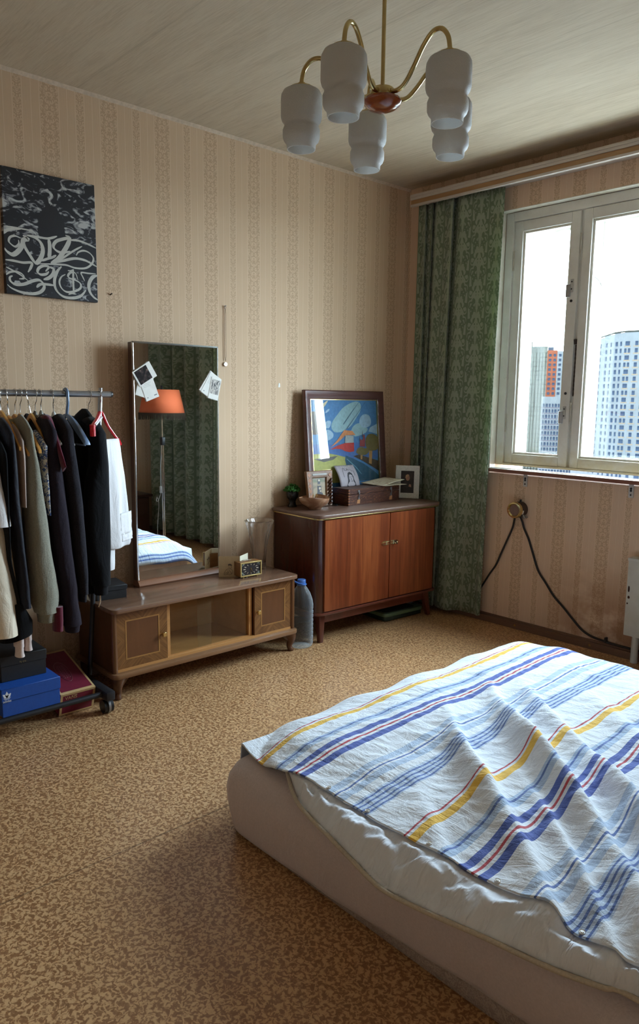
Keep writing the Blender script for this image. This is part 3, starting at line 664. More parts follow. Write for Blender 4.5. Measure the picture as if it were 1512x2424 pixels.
# ------------------------------------------------------------------ tall mirror on it
mr = thing('standing_mirror', 'tall rectangular mirror with thin metal edge standing on the low cabinet', 'mirror', (0.082, -1.782, 0.416), (0, 0, radians(-0.6)))
MBACK = wood('mirror_backboard', srgb(56, 32, 24), srgb(86, 52, 38), 0.3, 'z', 5, 14, 0.4)
g = G('mirror_silver'); g.set(Base_Color=(0.86, 0.88, 0.86, 1), Metallic=1.0, Roughness=0.012); MIRR = g.m
ya, yb = -2.019, -1.548
obj('backboard', bbox(0.060, 0.099, ya, yb, 0.432, 1.578, 0.002, 1), MBACK, mr)
bm = B(); box(bm, 0.0992, 0.1042, ya+0.003, yb-0.003, 0.447, 1.575)
es = [e for e in bm.edges if all(v.co.x > 0.104 for v in e.verts)]; bev(bm, 0.0035, 1, es)
obj('glass', bm, MIRR, mr, smooth=0)
bm = B(); box(bm, 0.098, 0.106, ya-0.001, ya+0.004, 0.445, 1.580); box(bm, 0.098, 0.106, yb-0.004, yb+0.001, 0.445, 1.580); box(bm, 0.098, 0.106, ya-0.001, yb+0.001, 1.575, 1.581)
obj('metal_edge', bm, CHROME, mr)
bm = B(); prism(bm, [(0.058, 0.417), (0.118, 0.417), (0.122, 0.424), (0.112, 0.440), (0.104, 0.446), (0.058, 0.446)], ya-0.001, yb+0.001, lambda u, v, h: (u, h, v)); obj('bottom_rail', fixn(bm), wood('mirror_rail', srgb(116, 74, 52), srgb(150, 104, 76), 0.3, 'y', 6, 14, 0.3), mr)
for (y, z) in ((ya+0.001, 1.435), (ya+0.001, 0.60), (yb-0.001, 1.415), (yb-0.001, 0.62)):
    bm = B(); box(bm, 0.100, 0.1075, y-0.003, y+0.003, z-0.012, z+0.012); bev(bm, 0.001, 1); obj('clip', bm, CHROME, mr)

# instant photographs tucked behind the mirror clips
def instant(label, y, z, ang, layer, w, h, kind, group):
    t = thing('instant_photo', label, 'photo', (0.1066+layer*0.0016+(y+1.782)*0.0105, y, z), (0, 0, 0), group)
    t.rotation_euler = (ang, 0, radians(-0.6))
    bm = B(); box(bm, 0, 0.0012, -w/2, w/2, -h/2, h/2); bev(bm, 0.0004, 1); obj('card', bm, PAPER_WHITE, t, local=True)
    if kind == 'dark':
        bm = B(); box(bm, 0.0010, 0.0015, -w*0.43, w*0.43, -h*0.26, h*0.42); obj('picture', bm, PHOTO_DARK, t, local=True)
    if kind == 'pale':
        bm = B(); box(bm, 0.0010, 0.0015, -w*0.43, w*0.43, -h*0.26, h*0.42); obj('picture', bm, PHOTO_PALE, t, local=True)
    if kind == 'note':
        bm = B()
        for i in range(6): box(bm, 0.0010, 0.0014, -w*0.36, w*(0.1+0.22*random.random()), h*(0.02+0.055*i), h*(0.02+0.055*i)+0.0006)
        box(bm, 0.0010, 0.0014, w*0.18, w*0.40, -h*0.40, -h*0.365); box(bm, 0.0010, 0.0014, -w*0.36, -w*0.28, -h*0.40, -h*0.37); obj('writing', bm, INK, t, local=True)['kind'] = 'stuff'
    return t
INK = plain('grey_ink', srgb(120, 120, 124), 0.7)
g = G('dark_photo'); v = g.coord(); n = g.noise(v, 60, 3.0); g.set(Base_Color=g.ramp(n, [(0.45, srgb(30, 26, 28)), (0.66, srgb(70, 58, 56)), (0.78, srgb(170, 140, 120))]), Roughness=0.25); PHOTO_DARK = g.m
g = G('pale_photo'); v = g.coord(); n = g.noise(g.mapv(v, (1, 1, 0.4), (0, 0, 0), (0.4, 0, 0)), 70, 2.0, 0.5, 2.0); g.set(Base_Color=g.ramp(n, [(0.38, srgb(40, 40, 46)), (0.5, srgb(170, 164, 158)), (0.7, srgb(214, 208, 200))]), Roughness=0.25); PHOTO_PALE = g.m
gp = 'instant photos tucked into the mirror edge'
instant('plain white card hidden furthest under the photos at the left mirror edge', -1.960, 1.383, -0.28, 0, 0.072, 0.118, 'blank', gp)
instant('white card with faint handwriting tilted below the dark photo on the left mirror edge', -1.942, 1.375, 0.36, 1, 0.072, 0.124, 'note', gp)
instant('dark instant photo tilted at the left edge of the mirror', -1.962, 1.432, 2.12, 2, 0.078, 0.105, 'dark', gp)
instant('plain white card at the back of the photos on the right mirror edge', -1.598, 1.392, -0.62, 0, 0.074, 0.118, 'blank', gp)
instant('white card with grey handwriting tilted at the right mirror edge', -1.592, 1.388, -0.55, 1, 0.074, 0.118, 'note', gp)
instant('pale instant photo with a dark streak in front at the right mirror edge', -1.572, 1.372, -0.24, 2, 0.060, 0.108, 'pale', gp)

# necklace on a nail
t = thing('necklace', 'thin silver chain with a round pendant hanging on a nail right of the mirror', 'necklace', (0.006, -1.43, 1.507))
bm = B()
for dy in (-0.004, 0.004):
    tube(bm, [(0.006+0.0012*(i % 2), -1.43+dy*min(1, (i+2)/8)*(1 if i < 50 else (56-i)/6), 1.782-0.0048*i) for i in range(56)], [0.0016 if i % 2 else 0.0010 for i in range(56)], 5)
obj('chain', bm, CHROME, t)
bm = B(); lathe(bm, [(0.0, -0.002), (0.010, -0.002), (0.012, 0.0), (0.010, 0.002), (0.0, 0.002)], 18)
for v in bm.verts: x, y, z = v.co; v.co = Vector((0.007+z, -1.43+x, 1.502+y))
obj('pendant', fixn(bm), CHROME, t)
bm = B(); lathe(bm, [(0.006, -0.002), (0.008, 0.0), (0.006, 0.002)], 14)
for v in bm.verts: x, y, z = v.co; v.co = Vector((0.007+z, -1.43+x*0.8, 1.790+y))
obj('clasp', fixn(bm), STEEL, t)
bm = B(); tube(bm, [(0, -1.43, 1.797), (0.016, -1.43, 1.799)], 0.0022, 7); tag(obj('nail', bm, STEEL), 'small nail in the wall that carries the silver necklace', 'nail')
bm = B(); tube(bm, [(0, -2.068, 1.79), (0.012, -2.066, 1.796)], 0.003, 7); tag(obj('nail', bm, DARK_BROWN), 'dark bare nail in the wallpaper right of the black and white painting', 'nail')
bm = B(); prism(bm, [(-0.008, -0.012), (0.007, -0.011), (0.006, 0.010), (-0.004, 0.012)], 0, 0.0012, lambda u, v, h: (0.0004+h, -1.062+u, 1.402+v))
tag(obj('paper_scrap', bm, PAPER_WHITE), 'tiny white paper scrap stuck on the wallpaper above the sideboard', 'paper')
# hook-shaped clothes peg stain-free patch left of mirror is wallpaper only

# ------------------------------------------------------------------ things on the low cabinet
tz = 0.416
t = thing('glass_vase', 'tall flared fluted clear glass vase on the right end of the low cabinet', 'vase', (0.150, -1.318, tz))
g = G('crystal'); g.set(Base_Color=(1, 1, 1, 1), Roughness=0.015, IOR=1.45, Transmission_Weight=1.0)
tr = g.n('ShaderNodeBsdfTransparent'); mx = g.n('ShaderNodeMixShader'); mx.inputs[0].default_value = 0.30
g.t.links.new(g.bs.outputs[0], mx.inputs[1]); g.t.links.new(tr.outputs[0], mx.inputs[2]); g.t.links.new(mx.outputs[0], g.out.inputs[0]); CRYSTAL = g.m
bm = B()
flute = lambda a, z: 1 + 0.06*cos(9*a)*min(1, max(0, (z-0.03)/0.1))
outer = [(0.036, 0.0), (0.0375, 0.003), (0.0375, 0.022), (0.036, 0.028), (0.0365, 0.06), (0.040, 0.10), (0.047, 0.15), (0.056, 0.195), (0.066, 0.235), (0.074, 0.258), (0.077, 0.264)]
inner = [(0.075, 0.266), (0.071, 0.262), (0.062, 0.235), (0.050, 0.195), (0.041, 0.15), (0.034, 0.10), (0.030, 0.06), (0.028, 0.034), (0.012, 0.030)]
lathe(bm, [(0.001, 0.0)] + outer + inner + [(0.001, 0.030)], 48, (0.150, -1.318, tz), flute, False)
obj('body', fixn(bm), CRYSTAL, t, smooth=60)

ck = thing('alarm_clock', 'small wooden table clock with gold edge and black dial on the low cabinet', 'clock', (0.256, -1.474, tz), (0, 0, radians(-4)))
CLKW = wood('clock_wood', srgb(104, 66, 32), srgb(146, 98, 52), 0.35, 'y', 8)
BONE = plain('pale_gold_lacquer', srgb(214, 186, 120), 0.3, 0.3, 0.04)
hw, z0, z1 = 0.064, 0.008, 0.082
obj('case', bbox(-0.034, 0.026, -hw, hw, z0, z1, 0.002, 2), CLKW, ck, local=True)
bm = B()
for (a, b_, c_, d_) in ((-hw, -hw+0.006, z0, z1), (hw-0.006, hw, z0, z1), (-hw+0.006, hw-0.006, z1-0.006, z1), (-hw+0.006, hw-0.006, z0, z0+0.006)): box(bm, 0.0255, 0.0325, a, b_, c_, d_)
obj('bezel', bev(bm, 0.001, 1), BONE, ck, local=True)
bm = B(); box(bm, 0.0258, 0.0275, -hw+0.006, hw-0.006, z0+0.006, z1-0.006); dial = obj('dial', bm, plain('dial_black', srgb(46, 38, 38), 0.4), ck, local=True)
zc = (z0+z1)/2
bm = B()
for i in range(12):
    a = i*pi/6; rx, rz = 0.046, 0.027
    L = 0.010 if i % 3 else 0.014
    cy_, cz_ = sin(a), cos(a)
    p0 = Vector((0.0278, cy_*rx*0.72, zc+cz_*rz*0.72)); p1 = Vector((0.0278, cy_*rx*0.98, zc+cz_*rz*0.98))
    tube(bm, [p0, p1], 0.0016 if i % 3 else 0.0022, 4)
obj('hour_mark', bm, plain('cream_mark', srgb(206, 188, 160), 0.5), dial, local=True)
bm = B()
random.seed(3)
for sy in (-1, 1):
    for sz in (-1, 1):
        for q in range(9):
            a, b_ = random.random(), random.random()
            if a+b_ > 1: a, b_ = 1-a, 1-b_
            y, z = sy*(hw-0.010-a*0.020), zc+sz*(0.028-b_*0.016)
            tube(bm, [(0.0278, y-0.0018, z-0.001), (0.0278, y+0.0018, z+0.001)], 0.0012, 4)
obj('corner_ornament', bm, plain('pale_ornament', srgb(186, 196, 180), 0.5), dial, local=True)['kind'] = 'stuff'
bm = B(); tube(bm, [(0.0284, 0.0, zc+0.007), (0.0284, -0.002, zc-0.020)], [0.0012, 0.0006], 5); tube(bm, [(0.0288, 0.0, zc+0.002), (0.0288, 0.011, zc-0.018)], [0.0014, 0.0008], 5); obj('hand', bm, GOLD, dial, local=True)
for y in (-0.042, 0.042):
    bm = B(); tube(bm, [(0.018, y, 0.010), (0.022, y, 0.0045)], 0.0035, 8); tube(bm, [(0.022, y, 0.0045), (0.023, y, 0.0)], [0.0035, 0.003], 8); obj('foot', bm, BONE, ck, local=True)
    bm = B(); tube(bm, [(-0.022, y, 0.010), (-0.024, y, 0.0)], 0.004, 8); obj('foot', bm, BONE, ck, local=True)
bm = B(); tube(bm, [(0.0, -0.030, 0.0825), (0.0, -0.030, 0.087), (0.0, 0.012, 0.087), (0.0, 0.012, 0.0825)], 0.0015, 6); box(bm, -0.004, 0.006, 0.004, 0.016, 0.084, 0.090); obj('button', bm, CHROME, ck, local=True)

# folded card with pencil drawings
CARD = plain('kraft_card', srgb(196, 172, 132), 0.75, 0, 0.03, 80); CARDL = plain('cream_card', srgb(222, 216, 192), 0.75, 0, 0.03)
PENCIL = plain('pencil_grey', srgb(84, 72, 60), 0.8)
cdt = thing('folded_card', 'folded tan card with a pencil portrait standing left of the table clock', 'card', (0.190, -1.570, tz))
A_, F_ = Vector((0.170, -1.597, tz)), Vector((0.238, -1.512, tz))   # left foot, fold
Bk = Vector((0.196, -1.430, tz))
hgt = 0.108
def leaf(P, Q, name, m):
    d = (Q-P); n = Vector((d.y, -d.x, 0)).normalized()
    bm = B(); prism(bm, [(0.004, 0), (0.996, 0), (0.996, hgt), (0.02, hgt), (0.0, hgt-0.004), (0.0, 0.004)], -0.0006, 0.0006, lambda u, v, h: P+d*u+Vector((0, 0, v))+n*h)
    return obj(name, fixn(bm), m, cdt), d, n
lf, d, n = leaf(A_, F_, 'leaf', CARD)
def stroke(pts, w, off, P, d, nrm, bm):
    pts = spline([(u, v, 0) for u, v in pts], 4)
    tube(bm, [P+d*q.x+Vector((0, 0, q.y*hgt))+nrm*off for q in pts], w, 4)
bm = B()
for pts in ([(.44, .58), (.50, .62), (.58, .60), (.63, .55), (.54, .54), (.46, .56), (.44, .58)], [(.47, .55), (.48, .46), (.54, .40), (.60, .45), (.60, .54)], [(.48, .40), (.36, .34), (.28, .22), (.26, .10), (.40, .12), (.55, .09)], [(.56, .38), (.64, .32), (.66, .20), (.58, .12)], [(.40, .30), (.46, .22), (.38, .14)], [(.50, .36), (.52, .26), (.60, .20), (.56, .10)], [(.30, .16), (.38, .20), (.50, .17)]):
    stroke(pts, 0.00085, 0.0009, A_, d, n, bm)
stroke([(.46, .575), (.52, .60), (.60, .57)], 0.003, 0.0006, A_, d, n, bm)
obj('portrait_drawing', bm, PENCIL, lf)
bm = B()
for pts in ([(.40, .56), (.50, .66), (.62, .62), (.66, .54), (.52, .52), (.34, .56), (.30, .60), (.42, .54)], [(.42, .52), (.44, .40), (.54, .36), (.62, .44), (.64, .54)], [(.44, .38), (.40, .30), (.50, .33)], [(.62, .42), (.74, .40), (.82, .36)]):
    stroke(pts, 0.00085, -0.0009, A_, d, n, bm)
obj('hat_drawing', bm, PENCIL, lf)
leaf(F_, Bk, 'leaf', CARDL)

t = thing('shoe_box', 'small matt black box on the left end of the low cabinet', 'box', (0.15, -2.205, tz), (0, 0, radians(-8)))
BLKBOX = plain('black_card', (0.014, 0.014, 0.016, 1), 0.55, 0, 0.1, 60)
obj('base', bbox(-0.075, 0.072, -0.068, 0.068, 0, 0.050, 0.001, 1), BLKBOX, t, local=True); obj('lid', bbox(-0.078, 0.075, -0.071, 0.071, 0.040, 0.062, 0.0015, 1), BLKBOX, t, local=True)

# ------------------------------------------------------------------ sideboard
MAHOG = None
def figured(name, ca, cb, cc):
    g = G(name); v = g.coord(); w = g.mapv(v, (1, 26, 1.6)); n1 = g.noise(w, 1.0, 5.0, 0.62, 0.9); n2 = g.noise(g.mapv(v, (4, 120, 5)), 1.0, 3.0, 0.6); pn = g.noise(g.mapv(v, (1, 4.5, 0.25)), 1.0, 1.0)
    f = g.math('ADD', g.math('ADD', g.math('MULTIPLY', n1, 0.5), g.math('MULTIPLY', n2, 0.15)), g.math('MULTIPLY', pn, 0.35))
    g.set(Base_Color=g.ramp(f, [(0.30, ca), (0.50, cb), (0.68, cc)]), Roughness=0.28, Coat_Weight=0.3, Coat_Roughness=0.15); return g.m
MAHOG = figured('figured_mahogany', srgb(72, 30, 18), srgb(120, 57, 30), srgb(156, 86, 46))
MAHS = wood('dark_mahogany', srgb(58, 26, 18), srgb(88, 42, 28), 0.25, 'z', 5, 14, 0.4)
MAHT = wood('sideboard_top', srgb(92, 66, 54), srgb(122, 94, 80), 0.38, 'y', 6, 14, 0.1)
MAHL = wood('leg_mahogany', srgb(78, 36, 26), srgb(112, 56, 40), 0.28, 'z', 6, 14, 0.3)
sb = thing('sideboard', 'glossy reddish brown two-door sideboard on tapered legs in the corner', 'sideboard', (0.222, -0.628, 0.0), (0, 0, radians(-2.4)))
H2 = 0.483
obj('top', rbox(-0.195, 0.216, -H2-0.012, H2+0.012, 0.697, 0.717, 0.045, 8, 0.005, 'front'), MAHT, sb, local=True)
obj('gold_line', rbox(-0.190, 0.2105, -H2-0.007, H2+0.007, 0.690, 0.697, 0.045, 8, 0.001, 'front'), BRASS, sb, local=True)
obj('body', rbox(-0.19, 0.196, -H2, H2, 0.176, 0.690, 0.045, 8, 0.0, 'front'), MAHS, sb, local=True)
obj('plinth_lip', rbox(-0.19, 0.206, -H2-0.004, H2+0.004, 0.160, 0.176, 0.045, 8, 0.005, 'front'), MAHL, sb, local=True)
for (a, b_, nm) in ((-H2+0.046, 0.0535-0.001, 'l'), (0.0575, H2-0.046, 'r')):
    d = obj('door', bbox(0.190, 0.2055, a, b_, 0.182, 0.686, 0.0012, 1), MAHOG, sb, local=True)
    yy = 0.0535 if nm == 'l' else 0.0575; sg = -1 if nm == 'l' else 1
    bm = B()   # openwork brass plate
    def P(u, v): return (0.2068, yy+sg*u, 0.512+v)
    tube(bm, [P(0.004, 0.010), P(0.055, 0.010), P(0.068, 0.0), P(0.055, -0.010), P(0.004, -0.010), P(0.004, 0.010)], 0.0014, 5)
    tube(bm, [P(0.004, 0.005), P(0.052, 0.005), P(0.060, 0.0), P(0.052, -0.005), P(0.004, -0.005)], 0.0010, 5)
    tube(bm, [P(0.024, 0.011), P(0.024, -0.011)], 0.0018, 5); tube(bm, [P(0.030, 0.011), P(0.030, -0.011)], 0.0012, 5)
    hd = obj('handle_plate', bm, BRASS, d, local=True)
    if nm == 'r':
        bm = B(); tube(bm, [(0.207, yy+0.036, 0.513), (0.216, yy+0.037, 0.512)], 0.0028, 7); tube(bm, [(0.217, yy+0.032, 0.520), (0.217, yy+0.048, 0.500)], 0.0035, 6); obj('key', bm, DARK_BROWN, d, local=True)
bm = B(); box(bm, 0.150, 0.165, -H2+0.05, H2-0.05, 0.108, 0.160); obj('apron', bm, MAHL, sb, local=True)
bm = B(); box(bm, -0.16, 0.15, -H2+0.055, -H2+0.07, 0.108, 0.160); obj('apron', bm, MAHL, sb, local=True)
bm = B(); box(bm, -0.16, 0.15, H2-0.07, H2-0.055, 0.108, 0.160); obj('apron', bm, MAHL, sb, local=True)
for (x, y, ox, oy) in ((0.150, -H2+0.062, 0.016, -0.010), (0.150, H2-0.062, 0.016, 0.028), (-0.15, -H2+0.062, -0.012, -0.010), (-0.15, H2-0.062, -0.012, 0.028)):
    bm = B(); w0, w1 = 0.021, 0.0125
    rings_mesh(bm, [[(x+ox+sx*w1, y+oy+sy*w1, 0.0) for sx, sy in ((-1, -1), (1, -1), (1, 1), (-1, 1))], [(x+sx*w0, y+sy*w0, 0.160) for sx, sy in ((-1, -1), (1, -1), (1, 1), (-1, 1))]])
    bev(bm, 0.003, 2); obj('leg', fixn(bm), MAHL, sb, local=True)

# ------------------------------------------------------------------ things on the sideboard
sz = 0.717
def frame_parts(t, w, h, fw, dp, m, lip=None, lipw=0.004, lift=0.006):
    """frame in local coordinates: width along y (centred), height z from 0, front +x"""
    names = (('left', -w/2, -w/2+fw, 0, h), ('right', w/2-fw, w/2, 0, h), ('top', -w/2+fw, w/2-fw, h-fw, h), ('bottom', -w/2+fw, w/2-fw, 0, fw))
    bm = B()
    O = [(-w/2, 0), (w/2, 0), (w/2, h), (-w/2, h)]; I = [(-w/2+fw, fw), (w/2-fw, fw), (w/2-fw, h-fw), (-w/2+fw, h-fw)]
    prof = [(0.0, 0.0), (0.0, dp*0.8), (0.12, dp), (0.35, dp*0.92), (0.6, dp*0.7), (0.85, dp*0.62), (1.0, dp*0.45), (1.0, 0.0)]
    loops = []
    for (k, x) in prof:
        loops.append([bm.verts.new((x, O[i][0]+(I[i][0]-O[i][0])*k, O[i][1]+(I[i][1]-O[i][1])*k)) for i in range(4)])
    for a, b_ in zip(loops, loops[1:]+loops[:1]):
        for i in range(4): bm.faces.new((a[i], a[(i+1) % 4], b_[(i+1) % 4], b_[i]))
    obj('frame', fixn(bm), m, t, smooth=20, local=True)
    if lip:
        bm = B(); q = lipw; x = dp*0.5
        for (a, b_, c_, d_) in ((-w/2+fw, -w/2+fw+q, fw, h-fw), (w/2-fw-q, w/2-fw, fw, h-fw), (-w/2+fw, w/2-fw, h-fw-q, h-fw), (-w/2+fw, w/2-fw, fw, fw+q)): box(bm, 0.002, x, a, b_, c_, d_)
        obj('gilt_lip', bm, lip, t, local=True)
bp = thing('framed_picture', 'large brown-framed colourful cartoon picture leaning on the wall atop the sideboard', 'picture', (0.082, -0.583, sz+0.002), (0, -0.085, radians(1.6)))
FRW = wood('frame_wood', srgb(62, 34, 32), srgb(98, 58, 52), 0.3, 'y', 12, 10, 0.4)
w_, h_, fw_ = 0.680, 0.662, 0.052
frame_parts(bp, w_, h_, fw_, 0.024, FRW, GOLD)
obj('backing', bbox(-0.002, 0.003, -w_/2+0.01, w_/2-0.01, 0.01, h_-0.01, 0.0005, 1), DARK_BROWN, bp, local=True)
PAL = dict(sky=(70, 128, 182), c1=(150, 186, 194), c2=(160, 192, 214), y=(214, 206, 170), dk=(92, 80, 78), ol=(116, 104, 54), sea=(70, 112, 178), gr=(176, 176, 96), sh=(104, 100, 96), rd=(34, 86, 112), lt=(110, 160, 180), bn=(78, 62, 46), tr=(178, 134, 74), rd2=(150, 60, 66), red=(190, 48, 44), cw=(170, 180, 180), ln=(60, 96, 130))
PAL['or'] = (214, 138, 84)
pk = list(PAL); PM = [plain('print_'+k, srgb(*PAL[k]), 0.6, 0, 0.07, 60) for k in pk]
iw, ih = w_-2*fw_, h_-2*fw_
def cl(u): return max(0.0, min(1.0, u))
bm = B(); box(bm, 0.003, 0.0042, -iw/2, iw/2, fw_, h_-fw_, pk.index('sky'))
for i, (k, poly) in enumerate(ART):
    pts = []
    for q in poly:
        q2 = (cl(q[0]), cl(q[1]))
        if not pts or (abs(q2[0]-pts[-1][0])+abs(q2[1]-pts[-1][1])) > 1e-3: pts.append(q2)
    if k not in ('ln', 'lt', 'rd2', 'red', 'or', 'cw', 'tr', 'sh', 'bn', 'rd', 'sea', 'gr') and len(pts) > 3:
        pts = [(cl(p.x), cl(p.y)) for p in spline([(a, b_, 0) for a, b_ in pts+pts[:1]], 4)[:-1]]
    try:
        prism(bm, pts, 0.0, 0.0001, lambda u, v, h: (0.0043+0.00012*i+h, -iw/2+u*iw, fw_+v*ih), pk.index(k))
    except ValueError:
        pass
for (u, v, s_) in ((0.752, 0.622, 0.05), (0.708, 0.575, 0.03)):
    prism(bm, [(u-0.008, v-0.03), (u+0.008, v-0.03), (u, v+s_)], 0, 0.0001, lambda a, b_, h: (0.0073+h, -iw/2+a*iw, fw_+b_*ih), pk.index('dk'))
obj('print', fixn(bm), PM, bp, smooth=0, local=True)
bm = B(); box(bm, 0.0090, 0.0105, -iw/2, iw/2, fw_, h_-fw_); obj('glass', bm, CLEAR, bp, local=True)

# carved souvenir frame
of = thing('carved_frame', 'small brown carved wooden photo frame leaning behind the bowl', 'picture', (0.155, -0.886, sz+0.001), (0, -0.10, radians(-3)))
CARV = wood('carved_wood', srgb(86, 54, 30), srgb(136, 94, 56), 0.4, 'z', 9, 6, 0.2)
wt, wb, hh = 0.196, 0.170, 0.205
bm = B()
def tz_(u, v): return ((-0.5+u)*(wb+(wt-wb)*v), v*hh)
outer = [(0, 0), (1, 0), (1, 0.6), (1, 1), (0, 1), (0, 0.7)]; inn = [(0.24, 0.16), (0.76, 0.16), (0.76, 0.62), (0.76, 0.80), (0.24, 0.80), (0.24, 0.6)]
lo = []
for (k, x) in ((0, 0.0), (0, 0.014), (0.08, 0.017), (0.9, 0.014), (1, 0.010), (1, 0.0)):
    lo.append([bm.verts.new((x,)+tz_(a[0]+(b_[0]-a[0])*k, a[1]+(b_[1]-a[1])*k)) for a, b_ in zip(outer, inn)])
for a, b_ in zip(lo, lo[1:]+lo[:1]):
    for i in range(6): bm.faces.new((a[i], a[(i+1) % 6], b_[(i+1) % 6], b_[i]))
obj('frame', fixn(bm), CARV, of, smooth=20, local=True)
DIAM = plain('diamond_carving', srgb(156, 98, 58), 0.45)
for (u, v) in [(0.10, 0.14+0.15*i) for i in range(6)] + [(0.90, 0.87)]:
    y, z = tz_(u, v); bm = B(); prism(bm, [(-0.012, 0), (0, -0.014), (0.012, 0), (0, 0.014)], 0.0, 0.0022, lambda a, b_, h: (0.0152+h, y+a, z+b_)); obj('carved_diamond', bm, DIAM, of, smooth=0, local=True)
bm = B(); y, z = tz_(0.5, 0.90); prism(bm, [(-0.05, -0.005), (0.05, -0.005), (0.054, 0), (0.05, 0.005), (-0.05, 0.005), (-0.054, 0)], 0, 0.003, lambda a, b_, h: (0.0152+h, y+a, z+b_)); obj('nameplate', bm, plain('grey_plate', srgb(150, 146, 138), 0.45), of, local=True)
bm = B()
for i in range(7):
    y, z = tz_(0.89, 0.10+0.10*i); tube(bm, spline([(0.017, y-0.010, z-0.010), (0.024, y+0.004, z), (0.017, y+0.010, z+0.012)], 3), 0.007, 6)
obj('carved_column', bm, plain('dark_carving', srgb(70, 38, 22), 0.3, 0, 0.2, 90), of, local=True)
g = G('old_snapshot'); v = g.coord(); n = g.noise(v, 30, 3.0); z_ = g.sep(v)[2]
g.set(Base_Color=g.mix(g.step(n, 0.5, 0.62), g.ramp(g.math('MULTIPLY', z_, 5.0), [(0.3, srgb(166, 146, 116)), (0.66, srgb(150, 132, 102)), (0.72, srgb(96, 98, 62))]), srgb(120, 108, 84)), Roughness=0.35)
bm = B(); box(bm, 0.0, 0.006, -0.056, 0.056, 0.03, 0.168); ph = obj('snapshot', bm, g.m, of, local=True)
bm = B()
for pts in ([(-0.020, 0.05), (0.028, 0.05), (0.024, 0.078), (-0.018, 0.078)], [(-0.014, 0.078), (0.016, 0.078), (0.014, 0.118), (-0.012, 0.118)], [(-0.010, 0.128), (0.008, 0.128), (0.010, 0.158), (-0.008, 0.158)]): prism(bm, pts, 0, 0.0003, lambda a, b_, h: (0.0062+h, a, b_))
obj('dark_figure', bm, plain('snapshot_dark', srgb(44, 46, 60), 0.4), ph, local=True)
bm = B()
for (a, b_, r) in ((0.001, 0.150, 0.007), (0.004, 0.104, 0.008), (0.008, 0.088, 0.006)): prism(bm, [(a+r*cos(q*pi/4), b_+r*sin(q*pi/4)) for q in range(8)], 0, 0.0003, lambda u, v, h: (0.0066+h, u, v))
obj('pale_spot', bm, plain('snapshot_pale', srgb(190, 176, 150), 0.4), ph, local=True)

# planter with moss (plain pot)
pp = thing('moss_planter', 'small dark ceramic planter with bright green moss at the left end of the sideboard', 'planter', (0.062, -1.012, sz))
POT = plain('dark_glaze', (0.02, 0.018, 0.016, 1), 0.25, 0, 0.3, 120)
bm = B(); lathe(bm, [(0.0, 0.0), (0.025, 0.0), (0.027, 0.004), (0.021, 0.016), (0.019, 0.030), (0.024, 0.044), (0.033, 0.056), (0.036, 0.072), (0.034, 0.088), (0.031, 0.094), (0.027, 0.092), (0.026, 0.080), (0.0, 0.080)], 28, (0.062, -1.012, sz)); obj('pot', fixn(bm), POT, pp)
bm = B()
MOSS = plain('moss_green', srgb(52, 110, 36), 0.95, 0, 0.5, 400)
random.seed(11)
for i in range(190):
    a = random.random()*2*pi; r = sqrt(random.random()); x = 0.062+0.043*r*cos(a); y = -1.012+0.047*r*sin(a); z = sz+0.094+0.034*(1-r*r)*random.random()+0.004*random.random()
    bmesh.ops.create_icosphere(bm, subdivisions=1, radius=0.005+0.004*random.random(), matrix=Matrix.Translation((x, y, z)))
obj('moss', bm, MOSS, pp, smooth=80)['kind'] = 'stuff'

# onyx bowl with a wavy rim and trinkets
bw = thing('bowl', 'brown onyx bowl with a wavy pointed rim at the sideboard front', 'bowl', (0.208, -0.972, sz))
g = G('brown_onyx'); v = g.coord(); n = g.noise(g.mapv(v, (14, 14, 30)), 1.0, 3.0, 0.5, 1.0)
g.set(Base_Color=g.ramp(n, [(0.3, srgb(128, 86, 62)), (0.55, srgb(168, 126, 96)), (0.75, srgb(200, 164, 132))]), Roughness=0.12, Coat_Weight=0.5); ONYX = g.m
def bowl_pt(r, z, a):
    k = min(1, z/0.05); wv = 0.0055*cos(2*(a-2.2))*k*k
    rr = r*(1+0.09*k*max(0, cos(a-4.4))**3)
    return (0.208+rr*cos(a), -0.972+rr*sin(a), sz+z+wv)
prof = [(0.001, 0.0), (0.034, 0.0), (0.037, 0.004), (0.039, 0.009), (0.056, 0.019), (0.072, 0.034), (0.081, 0.052), (0.084, 0.066), (0.084, 0.069), (0.081, 0.0695), (0.078, 0.060), (0.068, 0.038), (0.050, 0.024), (0.030, 0.017), (0.001, 0.016)]
bm = B(); rings_mesh(bm, [[bowl_pt(r, z, 2*pi*k/48) for k in range(48)] for r, z in prof], False, False); obj('body', fixn(bm), ONYX, bw, smooth=60)
bm = B()
for (x, y) in ((0.205, -0.985), (0.214, -0.965)): tube(bm, [(x, y, sz+0.018), (x+0.002, y+0.001, sz+0.088)], 0.002, 7); tube(bm, [(x+0.002, y+0.001, sz+0.078), (x+0.010, y+0.004, sz+0.076)], 0.0018, 6)
tag(obj('trinket', bm, GOLD), 'two thin gold pins standing in the onyx bowl', 'trinket')
random.seed(5)
bm = B(); tube(bm, spline([(0.178+0.02*sin(i*0.9)*(0.5+0.5*random.random()), -0.800+0.008*i, sz+0.004) for i in range(9)], 4), [0.0022 if i % 2 else 0.0035 for i in range(33)], 6)
tag(obj('bracelet', bm, BLACK_METAL), 'small dark beaded chain lying left of the wooden box', 'bracelet')

